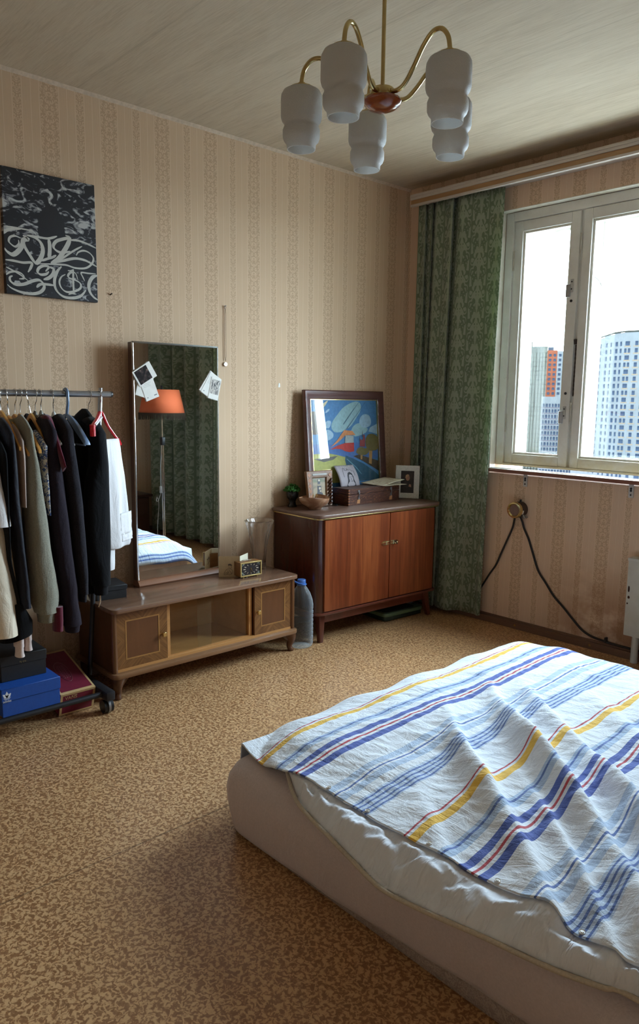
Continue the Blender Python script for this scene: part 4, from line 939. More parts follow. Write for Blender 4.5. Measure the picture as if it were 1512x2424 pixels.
# old pencil-box style wooden case
wc = thing('wooden_case', 'old dark wooden case with two metal latches on the sideboard', 'box', (0.176, -0.520, sz), (0, 0, radians(1.2)))
g = G('burnt_pine'); v = g.coord(); w = g.mapv(v, (8, 3.2, 26)); n1 = g.noise(w, 1.0, 3.0, 0.5, 2.2); rg = g.math('ABSOLUTE', g.math('SUBTRACT', g.math('FRACT', g.math('MULTIPLY', n1, 7.0)), 0.5)); sc_ = g.noise(v, 130, 3.0, 0.7)
col = g.mix(g.step(rg, 0.40, 0.49), srgb(66, 32, 22), srgb(134, 84, 48)); col = g.mix(g.step(sc_, 0.64, 0.70), col, srgb(150, 104, 66))
g.set(Base_Color=col, Roughness=0.42); g.bump(rg, 0.1, 0.001); PINE = g.m
DUSTY = plain('dusty_wood', srgb(88, 66, 58), 0.75, 0, 0.06)
hx, hy, hz = 0.066, 0.224, 0.096
obj('base', bbox(-hx, hx, -hy, hy, 0, 0.064, 0.001, 1), PINE, wc, local=True)
l = obj('lid', bbox(-hx, hx, -hy, hy, 0.0655, hz, 0.001, 1), PINE, wc, local=True)
obj('lid_top', bbox(-hx, hx, -hy, hy, hz, hz+0.002, 0.0005, 1), DUSTY, l, local=True)
bm = B()
for i in range(6): box(bm, hx-0.006, hx+0.0006, -hy-0.0006, -hy+0.008, 0.006+0.016*i, 0.013+0.016*i)
obj('finger_joint', bm, DIAM, wc, smooth=0, local=True)
for y in (-0.140, 0.146):
    bm = B(); box(bm, hx, hx+0.003, y-0.008, y+0.008, 0.070, 0.088); box(bm, hx, hx+0.004, y-0.006, y+0.006, 0.034, 0.052); tube(bm, [(hx+0.005, y, 0.080), (hx+0.007, y, 0.060), (hx+0.004, y, 0.042)], 0.0028, 6); obj('latch', bev(bm, 0.0005, 1), STEEL, wc, local=True)
    bm = B(); prism(bm, [(-0.014, 0.010), (0.010, 0.008), (0.014, 0.030), (0.006, 0.034), (-0.010, 0.030)], 0, 0.0004, lambda a, b_, h: (hx+0.0002+h, y+a, b_)); obj('bare_patch', bm, plain('bare_pine', srgb(176, 120, 72), 0.6), wc, local=True)

# curved portrait sheet standing on the case
ps = thing('portrait_sheet', 'curved grey sheet with a black ink portrait standing on the wooden case', 'print', (0.130, -0.630, sz+hz+0.002))
GREYP = plain('grey_sheet', srgb(158, 150, 156), 0.55, 0, 0.03); INKB = plain('black_ink', (0.015, 0.013, 0.018, 1), 0.6)
def ps_pt(u, v, off=0.0):
    # u along y 0..1, v up 0..1 ; sheet bows backwards at the top
    y = -0.700 + 0.160*u - 0.012*v; x = 0.136 - 0.052*v*v + 0.006*sin(pi*u); z = sz+hz+0.0025 + 0.122*v
    return (x+off, y, z)
bm = B(); sheet(bm, lambda u, v: ps_pt(u, v), 10, 16); o = obj('sheet', bm, GREYP, ps, smooth=180); md = o.modifiers.new('thickness', 'SOLIDIFY'); md.thickness = 0.0008
def ps_poly(bm, pts, off, m=0):
    c = (sum(p[0] for p in pts)/len(pts), sum(p[1] for p in pts)/len(pts))
    cv = bm.verts.new(ps_pt(c[0], c[1], off)); vs = [bm.verts.new(ps_pt(a, b_, off)) for a, b_ in pts]
    for i in range(len(vs)):
        f = bm.faces.new((cv, vs[i], vs[(i+1) % len(vs)])); f.material_index = m
bm = B()
ps_poly(bm, [(.30, .0), (.36, .14), (.40, .30), (.42, .50), (.48, .64), (.58, .69), (.68, .62), (.72, .46), (.72, .30), (.76, .18), (.80, .0)], 0.0012, 0)
ps_poly(bm, [(.47, .22), (.46, .40), (.50, .54), (.58, .58), (.66, .52), (.68, .38), (.66, .24), (.58, .14)], 0.0016, 1)
for q in ([(.49, .44), (.54, .46), (.54, .42)], [(.60, .46), (.65, .46), (.62, .42)], [(.57, .40), (.59, .32), (.55, .32)], [(.53, .25), (.58, .27), (.63, .25), (.58, .23)]): ps_poly(bm, q, 0.0020, 0)
obj('portrait', bm, [INKB, GREYP], ps, smooth=0)
bm = B()
for pts in ([(.26, .45), (.27, .65), (.30, .80), (.34, .88), (.40, .80)], [(.36, .78), (.50, .76), (.52, .84), (.57, .76), (.63, .80), (.72, .76), (.70, .70)], [(.72, .70), (.82, .72), (.83, .60), (.82, .50)]):
    tube(bm, [ps_pt(p.x, p.y, 0.0012) for p in spline([(a, b_, 0) for a, b_ in pts], 4)], 0.0006, 4)
obj('ink_line', bm, INKB, ps)
bm = text_bm('SOCIUM', 0.016, lambda u, v, h: tuple(Vector(ps_pt(0.52+u/0.150, 0.93+v/0.122, 0.0011))+Vector((h, 0, 0))), 0.0004, 1.35); obj('lettering', bm, plain('pale_print', srgb(214, 208, 196), 0.6), ps, smooth=0)

# marbled folded paper lying on the case
g = G('marbled_paper'); v = g.coord(); n = g.noise(g.mapv(v, (14, 30, 30)), 1.0, 4.0, 0.6, 1.4); g.set(Base_Color=g.ramp(n, [(0.40, srgb(204, 194, 168)), (0.56, srgb(214, 204, 180)), (0.62, srgb(176, 148, 118)), (0.70, srgb(206, 196, 172))]), Roughness=0.65); MARB = g.m
fp = thing('folded_paper', 'folded cream marbled paper sheet lying across the wooden case', 'paper', (0.17, -0.37, sz+hz+0.003))
bz = sz+hz+0.004
def fold(name, q, thick):
    bm = B()
    def fn(u, v):
        a = Vector(q[0])*(1-u)*(1-v)+Vector(q[1])*u*(1-v)+Vector(q[2])*u*v+Vector(q[3])*(1-u)*v
        a.z += 0.003*mnoise.noise(Vector((u*2, v*2, thick*900)))
        return a
    sheet(bm, fn, 10, 10); o = obj(name, bm, MARB, fp, smooth=180); md = o.modifiers.new('thickness', 'SOLIDIFY'); md.thickness = thick
fold('upper_leaf', [(0.260, -0.462, bz+0.001), (0.262, -0.275, bz+0.030), (0.12, -0.300, bz+0.034), (0.122, -0.520, bz+0.012)], 0.0016)
fold('lower_leaf', [(0.262, -0.447, bz-0.0006), (0.288, -0.285, bz+0.002), (0.13, -0.305, bz+0.006), (0.124, -0.510, bz+0.006)], 0.0012)

# white embossed frame
wf = thing('white_photo_frame', 'white embossed photo frame with a dark portrait on the right of the sideboard', 'picture', (0.224, -0.206, sz+0.001), (0, -0.12, radians(-55)))
EMB = None
g = G('embossed_white'); v = g.coord(); n = g.noise(v, 95, 2.0, 0.5, 2.0); w = g.math('ABSOLUTE', g.math('SUBTRACT', g.math('FRACT', g.math('MULTIPLY', n, 4.0)), 0.5))
g.set(Base_Color=g.mix(g.step(w, 0.2, 0.3), srgb(200, 198, 190), srgb(224, 222, 214)), Roughness=0.5); g.bump(w, 0.6, 0.003); EMB = g.m
frame_parts(wf, 0.150, 0.206, 0.034, 0.013, EMB)
bm = B(); box(bm, 0.0, 0.005, -0.042, 0.042, 0.033, 0.173)
g = G('dim_portrait'); v = g.coord(); n = g.noise(v, 25, 3.0); g.set(Base_Color=g.ramp(n, [(0.4, srgb(34, 30, 34)), (0.7, srgb(58, 48, 48))]), Roughness=0.3)
ph = obj('photo', bm, g.m, wf, local=True)
bm = B(); L_ = lambda a, b_, h: (0.0052+h, a, b_)
prism(bm, [(0.002+0.013*cos(q*pi/5), 0.128+0.018*sin(q*pi/5)) for q in range(10)], 0, 0.0003, L_); prism(bm, [(0.008, 0.075), (0.026, 0.070), (0.024, 0.088), (0.012, 0.090)], 0, 0.0003, L_)
obj('face', bm, plain('portrait_skin', srgb(156, 116, 96), 0.4), ph, local=True)
bm = B(); prism(bm, [(-0.014, 0.128), (-0.010, 0.146), (0.002, 0.152), (0.012, 0.146), (0.004, 0.140), (-0.004, 0.130)], 0, 0.0003, lambda a, b_, h: (0.0056+h, a, b_)); obj('fair_hair', bm, plain('portrait_hair', srgb(170, 140, 104), 0.4), ph, local=True)
bm = B(); rings_mesh(bm, [[(-0.001, -0.02, 0.0), (-0.001, 0.02, 0.0), (-0.004, 0.02, 0.0), (-0.004, -0.02, 0.0)], [(-0.001, -0.02, 0.15), (-0.001, 0.02, 0.15), (-0.004, 0.02, 0.15), (-0.004, -0.02, 0.15)]]); obj('back_board', fixn(bm), DARK_BROWN, wf, local=True)

# water bottle and scales on the floor
wb_ = thing('water_bottle', 'large clear plastic water bottle with blue cap on the floor between the cabinets', 'bottle', (0.338, -1.178, 0.0))
g = G('clear_plastic'); g.N.remove(g.bs)
tr = g.n('ShaderNodeBsdfTransparent'); tr.inputs[0].default_value = (0.91, 0.955, 0.975, 1); gl = g.n('ShaderNodeBsdfPrincipled'); gl.inputs['Roughness'].default_value = 0.08; gl.inputs['Base Color'].default_value = (0.85, 0.93, 1.0, 1); gl.inputs['Specular IOR Level'].default_value = 1.0
lw = g.n('ShaderNodeLayerWeight'); lw.inputs[0].default_value = 0.42; m = g.n('ShaderNodeMixShader'); g.put(m.inputs[0], g.math('MULTIPLY_ADD', g.math('POWER', lw.outputs['Facing'], 1.9), 0.70, 0.05))  # pale diffuse colour at grazing edges stands in for bright rim highlights
g.t.links.new(tr.outputs[0], m.inputs[1]); g.t.links.new(gl.outputs[0], m.inputs[2]); g.t.links.new(m.outputs[0], g.out.inputs[0]); PLAST = g.m
bc = (0.338, -1.178, 0.0)
prof = [(0.001, 0.006), (0.045, 0.004), (0.054, 0.0), (0.062, 0.008), (0.0655, 0.022), (0.064, 0.034)]
for i in range(7):
    z = 0.045+0.0235*i; prof += [(0.0655, z), (0.0655, z+0.012), (0.0620, z+0.016), (0.0620, z+0.019)]
prof += [(0.0655, 0.212), (0.065, 0.235), (0.060, 0.262), (0.050, 0.292), (0.036, 0.316), (0.026, 0.330), (0.022, 0.336), (0.022, 0.345)]
bm = B(); lathe(bm, prof, 40, bc, lambda a, z: 1+(0.02*cos(10*a)*max(0, min(1, (z-0.225)/0.04))*max(0, min(1, (0.33-z)/0.03)))); obj('body', fixn(bm), PLAST, wb_, smooth=70)
BLUE = plain('blue_plastic', srgb(72, 118, 196), 0.35, 0, 0.05)
bm = B(); lathe(bm, [(0.0245, 0.338), (0.026, 0.340), (0.026, 0.345), (0.0235, 0.347), (0.0235, 0.366), (0.021, 0.369), (0.001, 0.369)], 30, bc, lambda a, z: 1+0.015*cos(24*a)); obj('cap', fixn(bm), BLUE, wb_)
bm = B(); tube(bm, spline([(bc[0]+0.026*cos(a), bc[1]+0.026*sin(a), 0.343+0.012*max(0, sin(a+pi*1.05))) for a in [k*pi/8 for k in range(17)]] , 2), 0.0028, 6)
tube(bm, spline([(bc[0]+0.02, bc[1]+0.018, 0.341), (bc[0]+0.012, bc[1]-0.026, 0.352), (bc[0]-0.004, bc[1]-0.050, 0.368), (bc[0]-0.026, bc[1]-0.046, 0.366), (bc[0]-0.024, bc[1]-0.016, 0.346)], 4), 0.003, 6); obj('handle', bm, BLUE, wb_)
# second bottle lying half hidden under the low cabinet
b2 = thing('water_bottle', 'clear plastic bottle lying on the floor underneath the low cabinet', 'bottle', (0.12, -1.42, 0.0))
bm = B(); lathe(bm, [(0.001, 0.0), (0.036, 0.002), (0.040, 0.012), (0.038, 0.03), (0.040, 0.05), (0.038, 0.075), (0.040, 0.1), (0.040, 0.18), (0.030, 0.215), (0.014, 0.24), (0.013, 0.262)], 24)
for v in bm.verts: x, y, z = v.co; v.co = Vector((0.17-0.09*0+y*1.0-0.02, -1.30-z, 0.040+x))
obj('body', fixn(bm), PLAST, b2, smooth=70)
bm = B(); tube(bm, [(0.150, -1.562, 0.040), (0.150, -1.578, 0.040)], 0.015, 16); obj('cap', bm, BLUE, b2)
sc = thing('bathroom_scales', 'old green bathroom scales pushed under the sideboard', 'scales', (0.235, -0.345, 0.0), (0, 0, radians(-3)))
GRN = plain('scale_green', srgb(92, 112, 84), 0.4, 0, 0.06); GRND = plain('scale_dark_green', srgb(30, 44, 32), 0.5); RUB = plain('scale_rubber_mat', (0.02, 0.024, 0.024, 1), 0.8)
obj('base', rbox(-0.125, 0.125, -0.165, 0.165, 0.004, 0.028, 0.03, 6, 0.003), GRND, sc, local=True)
obj('cover', rbox(-0.130, 0.130, -0.170, 0.170, 0.028, 0.052, 0.035, 6, 0.006), GRN, sc, local=True)
obj('mat', rbox(-0.112, 0.112, -0.150, 0.110, 0.052, 0.0545, 0.025, 5, 0.0005), RUB, sc, local=True)
obj('dial_window', bbox(-0.05, 0.05, 0.118, 0.152, 0.052, 0.060, 0.003, 2), STEEL, sc, local=True)
obj('handle', bbox(0.02, 0.032, 0.05, 0.16, 0.0545, 0.072, 0.003, 2), plain('scale_grey', srgb(120, 126, 120), 0.4), sc, local=True)
for (x, y) in ((-0.1, -0.13), (0.1, -0.13), (-0.1, 0.13), (0.1, 0.13)):
    bm = B(); tube(bm, [(x, y, 0.0), (x, y, 0.005)], 0.012, 10); obj('foot', bm, BLACK_PLASTIC, sc, local=True)

# ------------------------------------------------------------------ painting on the wall
cv = thing('canvas_painting', 'black and white calligraphy canvas hanging on the left wall', 'painting', (0.0, -2.345, 2.0))
cy0, cy1, cz0, cz1 = -2.548, -2.143, 1.746, 2.250
g = G('black_white_paint'); v = g.coord(); s = g.sep(v)
n = g.noise(g.mapv(v, (1, 17, 32), (0, 0, 0), (-0.3, 0, 0)), 1.0, 3.5, 0.55, 1.3); k = g.noise(g.mapv(v, (1, 5, 6)), 1.0, 2.0)
up = g.step(s[2], -0.06, 0.06)
cirx = g.math('DIVIDE', g.math('ADD', s[1], 0.0), 0.055); cirz = g.math('DIVIDE', g.math('ADD', s[2], -0.035), 0.085)
rad = g.math('SQRT', g.math('ADD', g.math('MULTIPLY', cirx, cirx), g.math('MULTIPLY', cirz, cirz)))
fig = g.step(rad, 0.75, 1.15)
th = g.math('ADD', n, g.math('MULTIPLY_ADD', up, 0.085, -0.055)); th = g.math('ADD', th, g.math('MULTIPLY', g.math('SUBTRACT', k, 0.5), 0.22))
th = g.math('MULTIPLY', th, fig)
g.set(Base_Color=g.ramp(th, [(0.50, srgb(24, 25, 32)), (0.535, srgb(44, 46, 56)), (0.56, srgb(112, 112, 116)), (0.60, srgb(140, 140, 140)), (0.64, srgb(176, 176, 174))], 'CONSTANT'), Roughness=0.45); CVP = g.m
bm = bbox(0.001, 0.026, cy0, cy1, cz0, cz1, 0.0015, 1); cvo = obj('canvas', bm, CVP, cv)
bm = B()
for si, (wdt, pts) in enumerate(STROKES):
    P = spline([(a, b_, 0) for a, b_ in pts], 5); N_ = len(P); ww_ = wdt*1.25*(cy1-cy0)
    Lr, Rr = [], []
    for i, q in enumerate(P):
        tq = (P[min(i+1, N_-1)]-P[max(i-1, 0)]); tq = Vector((tq.x*(cy1-cy0), tq.y*(cz1-cz0), 0)); tq.normalize() if tq.length else None
        e = min(1, 0.35+4*min(i, N_-1-i)/N_); w2 = ww_*0.5*e*(0.55+0.6*abs(sin(atan2(tq.y, tq.x)+0.7)))
        c0 = Vector((cy0+q.x*(cy1-cy0), cz0+q.y*(cz1-cz0), 0)); nn = Vector((-tq.y, tq.x, 0))
        for lst, sg in ((Lr, 1), (Rr, -1)):
            a = c0+nn*w2*sg; lst.append(bm.verts.new((0.0266+0.00002*si, max(cy0, min(cy1, a.x)), max(cz0, min(cz1, a.y)))))
    for i in range(N_-1):
        try: bm.faces.new((Lr[i], Lr[i+1], Rr[i+1], Rr[i]))
        except ValueError: pass
bmesh.ops.dissolve_degenerate(bm, dist=1e-6, edges=bm.edges)
obj('lettering', bm, plain('pale_grey_paint', srgb(190, 188, 180), 0.45, 0, 0.04), cvo, smooth=0)

# ------------------------------------------------------------------ chandelier
CX, CY = 1.821, -2.206
chn = thing('chandelier', 'five-armed brass chandelier with white frosted glass shades hanging from the ceiling', 'chandelier', (CX, CY, 1.99))
bm = B(); tube(bm, [(CX, CY, 2.12), (CX, CY, 2.63)], 0.0055, 12); obj('stem', bm, BRASS, chn)
bm = B(); lathe(bm, [(0.001, 2.639), (0.045, 2.639), (0.043, 2.62), (0.022, 2.595), (0.008, 2.585)], 28, (CX, CY, 0)); obj('ceiling_rose', fixn(bm), BRASS, chn)
bm = B(); lathe(bm, [(0.001, 2.107), (0.032, 2.107), (0.034, 2.111), (0.030, 2.128), (0.028, 2.130), (0.001, 2.130)], 32, (CX, CY, 0)); obj('hub', fixn(bm), BRASS, chn)
bm = B(); lathe(bm, [(0.001, 2.073), (0.018, 2.074), (0.036, 2.081), (0.047, 2.090), (0.0505, 2.097), (0.048, 2.103), (0.040, 2.107), (0.001, 2.108)], 36, (CX, CY, 0)); obj('wooden_dish', fixn(bm), wood('polished_dish', srgb(120, 52, 20), srgb(166, 84, 38), 0.15, 'x', 10, 8, 0.6), chn)
def opal():
    g = G('frosted_opal_glass'); v = g.coord(); n = g.noise(g.mapv(v, (1, 1, 2.4)), 190, 2.0, 0.6, 1.5)
    g.set(Base_Color=srgb(234, 233, 230), Roughness=0.32, Specular_IOR_Level=0.5); g.bump(n, 0.8, 0.0025)
    tr = g.n('ShaderNodeBsdfTranslucent'); tr.inputs[0].default_value = (0.86, 0.87, 0.87, 1); mx = g.n('ShaderNodeMixShader'); mx.inputs[0].default_value = 0.42
    g.t.links.new(g.bs.outputs[0], mx.inputs[1]); g.t.links.new(tr.outputs[0], mx.inputs[2]); g.t.links.new(mx.outputs[0], g.out.inputs[0]); return g.m
OPAL = opal()
R_ = 0.2174
for k in range(5):
    a = 1.88747 + pi + k*2*pi/5; ca, sa = cos(a), sin(a)
    bm = B(); tube(bm, spline([(CX+r*ca, CY+r*sa, z) for r, z in ((0.026, 2.119), (0.048, 2.112), (0.075, 2.120), (0.105, 2.152), (0.135, 2.192), (0.163, 2.214), (0.190, 2.213), (0.210, 2.192), (0.2174, 2.165), (0.2174, 2.148))], 5), 0.0058, 10); arm = obj('arm', bm, BRASS, chn)
    c = (CX+R_*ca, CY+R_*sa, 1.990)
    bm = B(); lathe(bm, [(0.001, 0.168), (0.010, 0.168), (0.012, 0.160), (0.031, 0.157), (0.033, 0.150), (0.001, 0.149)], 24, c); obj('holder', fixn(bm), BRASS, arm)
    bm = B(); lathe(bm, [(0.024, 0.153), (0.040, 0.151), (0.049, 0.146), (0.0545, 0.136), (0.0555, 0.125), (0.0555, 0.082), (0.053, 0.073), (0.0475, 0.066), (0.0455, 0.061), (0.0475, 0.055), (0.0500, 0.049), (0.0500, 0.030), (0.047, 0.022), (0.0415, 0.016), (0.0395, 0.013), (0.0385, 0.0), (0.0360, 0.0), (0.0375, 0.014), (0.045, 0.024), (0.0475, 0.032), (0.0475, 0.048), (0.043, 0.061), (0.050, 0.074), (0.053, 0.084), (0.053, 0.124), (0.047, 0.143), (0.024, 0.150)], 44, c)
    obj('shade', fixn(bm), OPAL, arm, smooth=60)
# ------------------------------------------------------------------ bed
MX0, MX1, MYF, MYB = 1.478, 3.50, -2.498, -0.90
bed = thing('mattress', 'low mattress in a mauve-grey fitted sheet lying on the floor', 'mattress', ((MX0+MX1)/2, (MYF+MYB)/2, 0.0))
g = G('mattress_ticking'); v = g.coord(); n = g.noise(v, 60, 2.0, 0.5, 1.5); w = g.math('ABSOLUTE', g.math('SUBTRACT', g.math('FRACT', g.math('MULTIPLY', n, 5.0)), 0.5))
g.set(Base_Color=g.mix(g.step(w, 0.2, 0.3), srgb(150, 136, 128), srgb(176, 162, 152)), Roughness=0.8); g.bump(w, 0.4, 0.003); TICK = g.m
SHEETM = fabric('mauve_sheet', srgb(202, 190, 190), 0.8, 700, 0.05, 0.3)
def perim(x0, x1, y0, y1, r, n):
    """points round a rounded rectangle, starting front-left, evenly spaced"""
    segs = []
    for cx_, cy_, a0 in ((x0+r, y0+r, pi), (x1-r, y0+r, 1.5*pi), (x1-r, y1-r, 0), (x0+r, y1-r, 0.5*pi)):
        segs += [(cx_+r*cos(a0+k*pi/16), cy_+r*sin(a0+k*pi/16)) for k in range(9)]
    segs.append(segs[0])
    L = [0]
    for a, b_ in zip(segs, segs[1:]): L.append(L[-1]+math.hypot(b_[0]-a[0], b_[1]-a[1]))
    out = []; j = 0
    for i in range(n):
        s = L[-1]*i/n
        while L[j+1] < s: j += 1
        t = (s-L[j])/max(1e-9, L[j+1]-L[j]); out.append((segs[j][0]+(segs[j+1][0]-segs[j][0])*t, segs[j][1]+(segs[j+1][1]-segs[j][1])*t))
    return out
bm = B(); n_ = 120
rings_mesh(bm, [[(x, y, z) for x, y in perim(MX0+0.022+o_, MX1-0.022-o_, MYF+0.010+o_, MYB-0.022-o_, 0.11, n_)] for z, o_ in ((0.0, 0.014), (0.006, 0.004), (0.03, 0.002), (0.12, 0.0), (0.18, 0.002), (0.205, 0.02), (0.213, 0.06))])
obj('core', fixn(bm), TICK, bed, smooth=60)
bm = B(); rings = []; N2 = 420
for k, (t, o_) in enumerate(((0.0, 0.006), (0.06, 0.002), (0.2, -0.004), (0.4, -0.010), (0.58, -0.012), (0.74, -0.006), (0.86, 0.008), (0.94, 0.030), (0.985, 0.060), (1.0, 0.10), (1.004, 0.22), (1.006, 0.5))):
    pr = perim(MX0+o_, MX1-o_, MYF+o_*0.9, MYB-o_, 0.085 if o_ < 0.1 else 0.1, N2); r_ = []
    for (x, y) in pr:
        front = max(0, 1-abs(y-MYF)/0.1)
        hem = 0.004 + front*(0.014+0.016*mnoise.noise(Vector((x*2.1, 0, 7)))+0.05*max(0, min(1, (x-1.85)/0.7)))
        z = hem + (0.238-hem)*t
        wv = (0.004*mnoise.noise(Vector((x*7+z*9, y*7, z*5)))+0.004*sin(x*24-z*42)*max(0, min(1, (x-2.2)/0.5))*front)*(1-t*0.6)
        r_.append((x, y-wv*front, z+(0.003*mnoise.noise(Vector((x*5, y*5, 1))) if t > 0.98 else 0)))
    rings.append(r_)
rings_mesh(bm, rings, False, True); o = obj('fitted_sheet', fixn(bm), SHEETM, bed, smooth=180)
md = o.modifiers.new('thickness', 'SOLIDIFY'); md.thickness = 0.002; md.offset = -1

dv = thing('duvet', 'white duvet in a striped blue, yellow and red cover spread over the bed', 'duvet', (2.45, -1.65, 0.25))
PERIOD = 0.60
def stripes():
    g = G('striped_cotton'); uv = g.coord('UV'); s = g.sep(uv)
    w1 = g.noise(g.mapv(uv, (2.0, 3.0, 1)), 1.0, 2.0)
    x = g.math('ADD', s[0], g.math('MULTIPLY', g.math('SUBTRACT', w1, 0.5), 0.03))
    q = g.math('MULTIPLY', g.math('FRACT', g.math('DIVIDE', g.math('SUBTRACT', x, 1.545), PERIOD)), PERIOD)   # 0..0.6
    def band(a, b): return g.math('MULTIPLY', g.step(q, a-0.0006, a+0.0006), g.math('SUBTRACT', 1.0, g.step(q, b-0.0006, b+0.0006)))
    weave = g.noise(g.mapv(uv, (900, 900, 1)), 1.0, 1.0)
    col = srgb(230, 238, 248)
    def lay(col, bands, c, k=1.0):
        m = None
        for a, b in bands: m = band(a, b) if m is None else g.math('MAXIMUM', m, band(a, b))
        return g.mix(g.math('MULTIPLY', m, k), col, c)
    pale, mid, deep, red, yel = srgb(160, 190, 226), srgb(74, 108, 180), srgb(46, 82, 176), srgb(184, 26, 52), srgb(240, 190, 36)
    col = lay(col, [(0.040, 0.0455)], red); col = lay(col, [(0.054, 0.078)], yel)
    col = lay(col, [(0.142, 0.152), (0.158, 0.176)], pale, 0.85); col = lay(col, [(0.151, 0.158)], mid)
    col = lay(col, [(0.204, 0.226), (0.2545, 0.278)], deep); col = lay(col, [(0.237, 0.2445)], red)
    col = lay(col, [(0.360, 0.384), (0.406, 0.430)], pale, 0.75); col = lay(col, [(0.393, 0.399)], mid)
    col = lay(col, [(0.458, 0.522)], pale, 0.62); col = lay(col, [(0.466, 0.472), (0.481, 0.487), (0.497, 0.503), (0.511, 0.517)], mid)
    col = g.mix(g.math('MULTIPLY', weave, 0.10), col, srgb(255, 255, 255))
    g.set(Base_Color=col, Roughness=0.85, Sheen_Weight=0.15)
    cr = g.noise(g.mapv(uv, (26, 15, 1), (0, 0, 0), (0, 0, 0.6)), 1.0, 6.0, 0.62, 1.1); cr2 = g.noise(g.mapv(uv, (9, 40, 1), (0, 0, 0), (0, 0, -0.4)), 1.0, 4.0, 0.6, 0.8)
    g.bump(g.math('ADD', cr, g.math('MULTIPLY', cr2, 0.7)), 0.7, 0.009); return g.m
STRIPED = stripes()
DX0, DX1, DYF, DYB = 1.43, 3.50, -2.458, -0.83
RIDGES = ((-1.81, 0.042, 0.046, 1.74), (-1.555, 0.066, 0.050, 1.68), (-1.385, 0.058, 0.050, 1.82), (-2.03, 0.020, 0.045, 1.95), (-1.12, 0.034, 0.06, 2.0), (-0.90, 0.028, 0.06, 2.1), (-1.68, 0.020, 0.03, 2.1))
def top_z(x, y):
    u = max(0.0, x-DX0)
    h = 0.226 + 0.090*(1-exp(-(u/0.10)**1.1)) - 0.030*max(0.0, 1-u/0.035)
    bkd = max(0.0, DYB-y); h -= 0.115*exp(-(bkd/0.075)**1.5)
    fr = max(0.0, y-DYF); h -= 0.018*exp(-(fr/0.12)**2)
    q = y + 0.85*(x-1.8) + 0.02*sin(x*7)
    for q0, a, w, xs in RIDGES:
        e = max(0, min(1, (x-xs)/0.35)); e = e*e*(3-2*e); d = q-q0
        ww = w*(0.62 if d > 0 else 1.25)
        h += a*e*exp(-(d/ww)**2)*(0.85+0.3*sin(x*9+q0*20))
    h += 0.016*mnoise.noise(Vector((x*3.1, y*3.1, 0.3))) + 0.007*mnoise.noise(Vector((x*9, y*7, 2.3)))
    t = mnoise.fractal(Vector(((x+0.85*y)*9, (y-0.6*x)*24, 5.0)), 0.9, 2.1, 3)
    h += 0.0030*t*min(1, u/0.2)
    # scalloped tuft row along the left edge
    h += 0.010*sin(y*19)*exp(-((u-0.06)/0.07)**2)
    return h
NX, NY = 330, 280
bm = B()
def cover_pt(u, v):
    s = u; x = DX0 + (DX1-DX0)*u; y = DYF + (DYB-DYF)*v
    z = top_z(x, y)
    y2 = y; x2 = x
    lc = max(0, min(1, (1.78-x)/0.30))     # left front corner pulled back and down onto the mattress
    fr = max(0, 1-(y-DYF)/0.22)
    fc = max(0, 1-(y-DYF)/0.15); z -= lc*0.078*(1-sqrt(max(0, 1-0.97*fc*fc))); y2 += 0.045*lc*lc*fr
    z -= 0.006*(1-lc)*fr*fr
    x2 -= 0.012*exp(-((x-DX0)/0.03)**2)*(1-0.0*v) - 0.02*sin(v*21)*exp(-((x-DX0)/0.08)**2)*0.4
    if x > 1.468 and v < 0.97: z = max(z, 0.2465)
    if v > 0.995: z -= 0.01
    if x < DX0+0.006: z -= 0.012
    y2 += 0.004*sin(x*11)*fr
    return (x2, y2, z)
sheet(bm, cover_pt, NX, NY, lambda u, v: (DX0+(DX1-DX0)*u + 0.02*exp(-(u/0.05)**2)*0, DYF+(DYB-DYF)*v))
cover = obj('striped_cover', bm, STRIPED, dv, smooth=180)
md = cover.modifiers.new('thickness', 'SOLIDIFY'); md.thickness = 0.003; md.offset = -1
g = G('white_duvet_fabric'); v = g.coord(); c1 = g.noise(g.mapv(v, (24, 6, 7), (0, 0, 0), (0, 0, 0.25)), 1.0, 3.0, 0.5, 0.6); c2 = g.noise(g.mapv(v, (40, 11, 14), (0, 0, 0), (0, 0, -0.5)), 1.0, 3.0, 0.55, 0.6)
g.set(Base_Color=srgb(226, 232, 242), Roughness=0.72, Sheen_Weight=0.1); g.bump(g.math('ADD', c1, g.math('MULTIPLY', c2, 0.5)), 0.9, 0.020); INSERTM = g.m
PIP = [(1.69, -2.405, .250), (1.72, -2.43, .252), (1.85, -2.502, .242), (2.02, -2.540, .236), (2.11, -2.556, .230), (2.22, -2.572, .222), (2.34, -2.566, .230), (2.48, -2.543, .238), (2.615, -2.525, .245), (2.71, -2.50, .250), (2.76, -2.482, .252), (3.0, -2.48, .25), (3.5, -2.48, .25)]
bm = B(); rows = []
NXI, NC = 420, 44
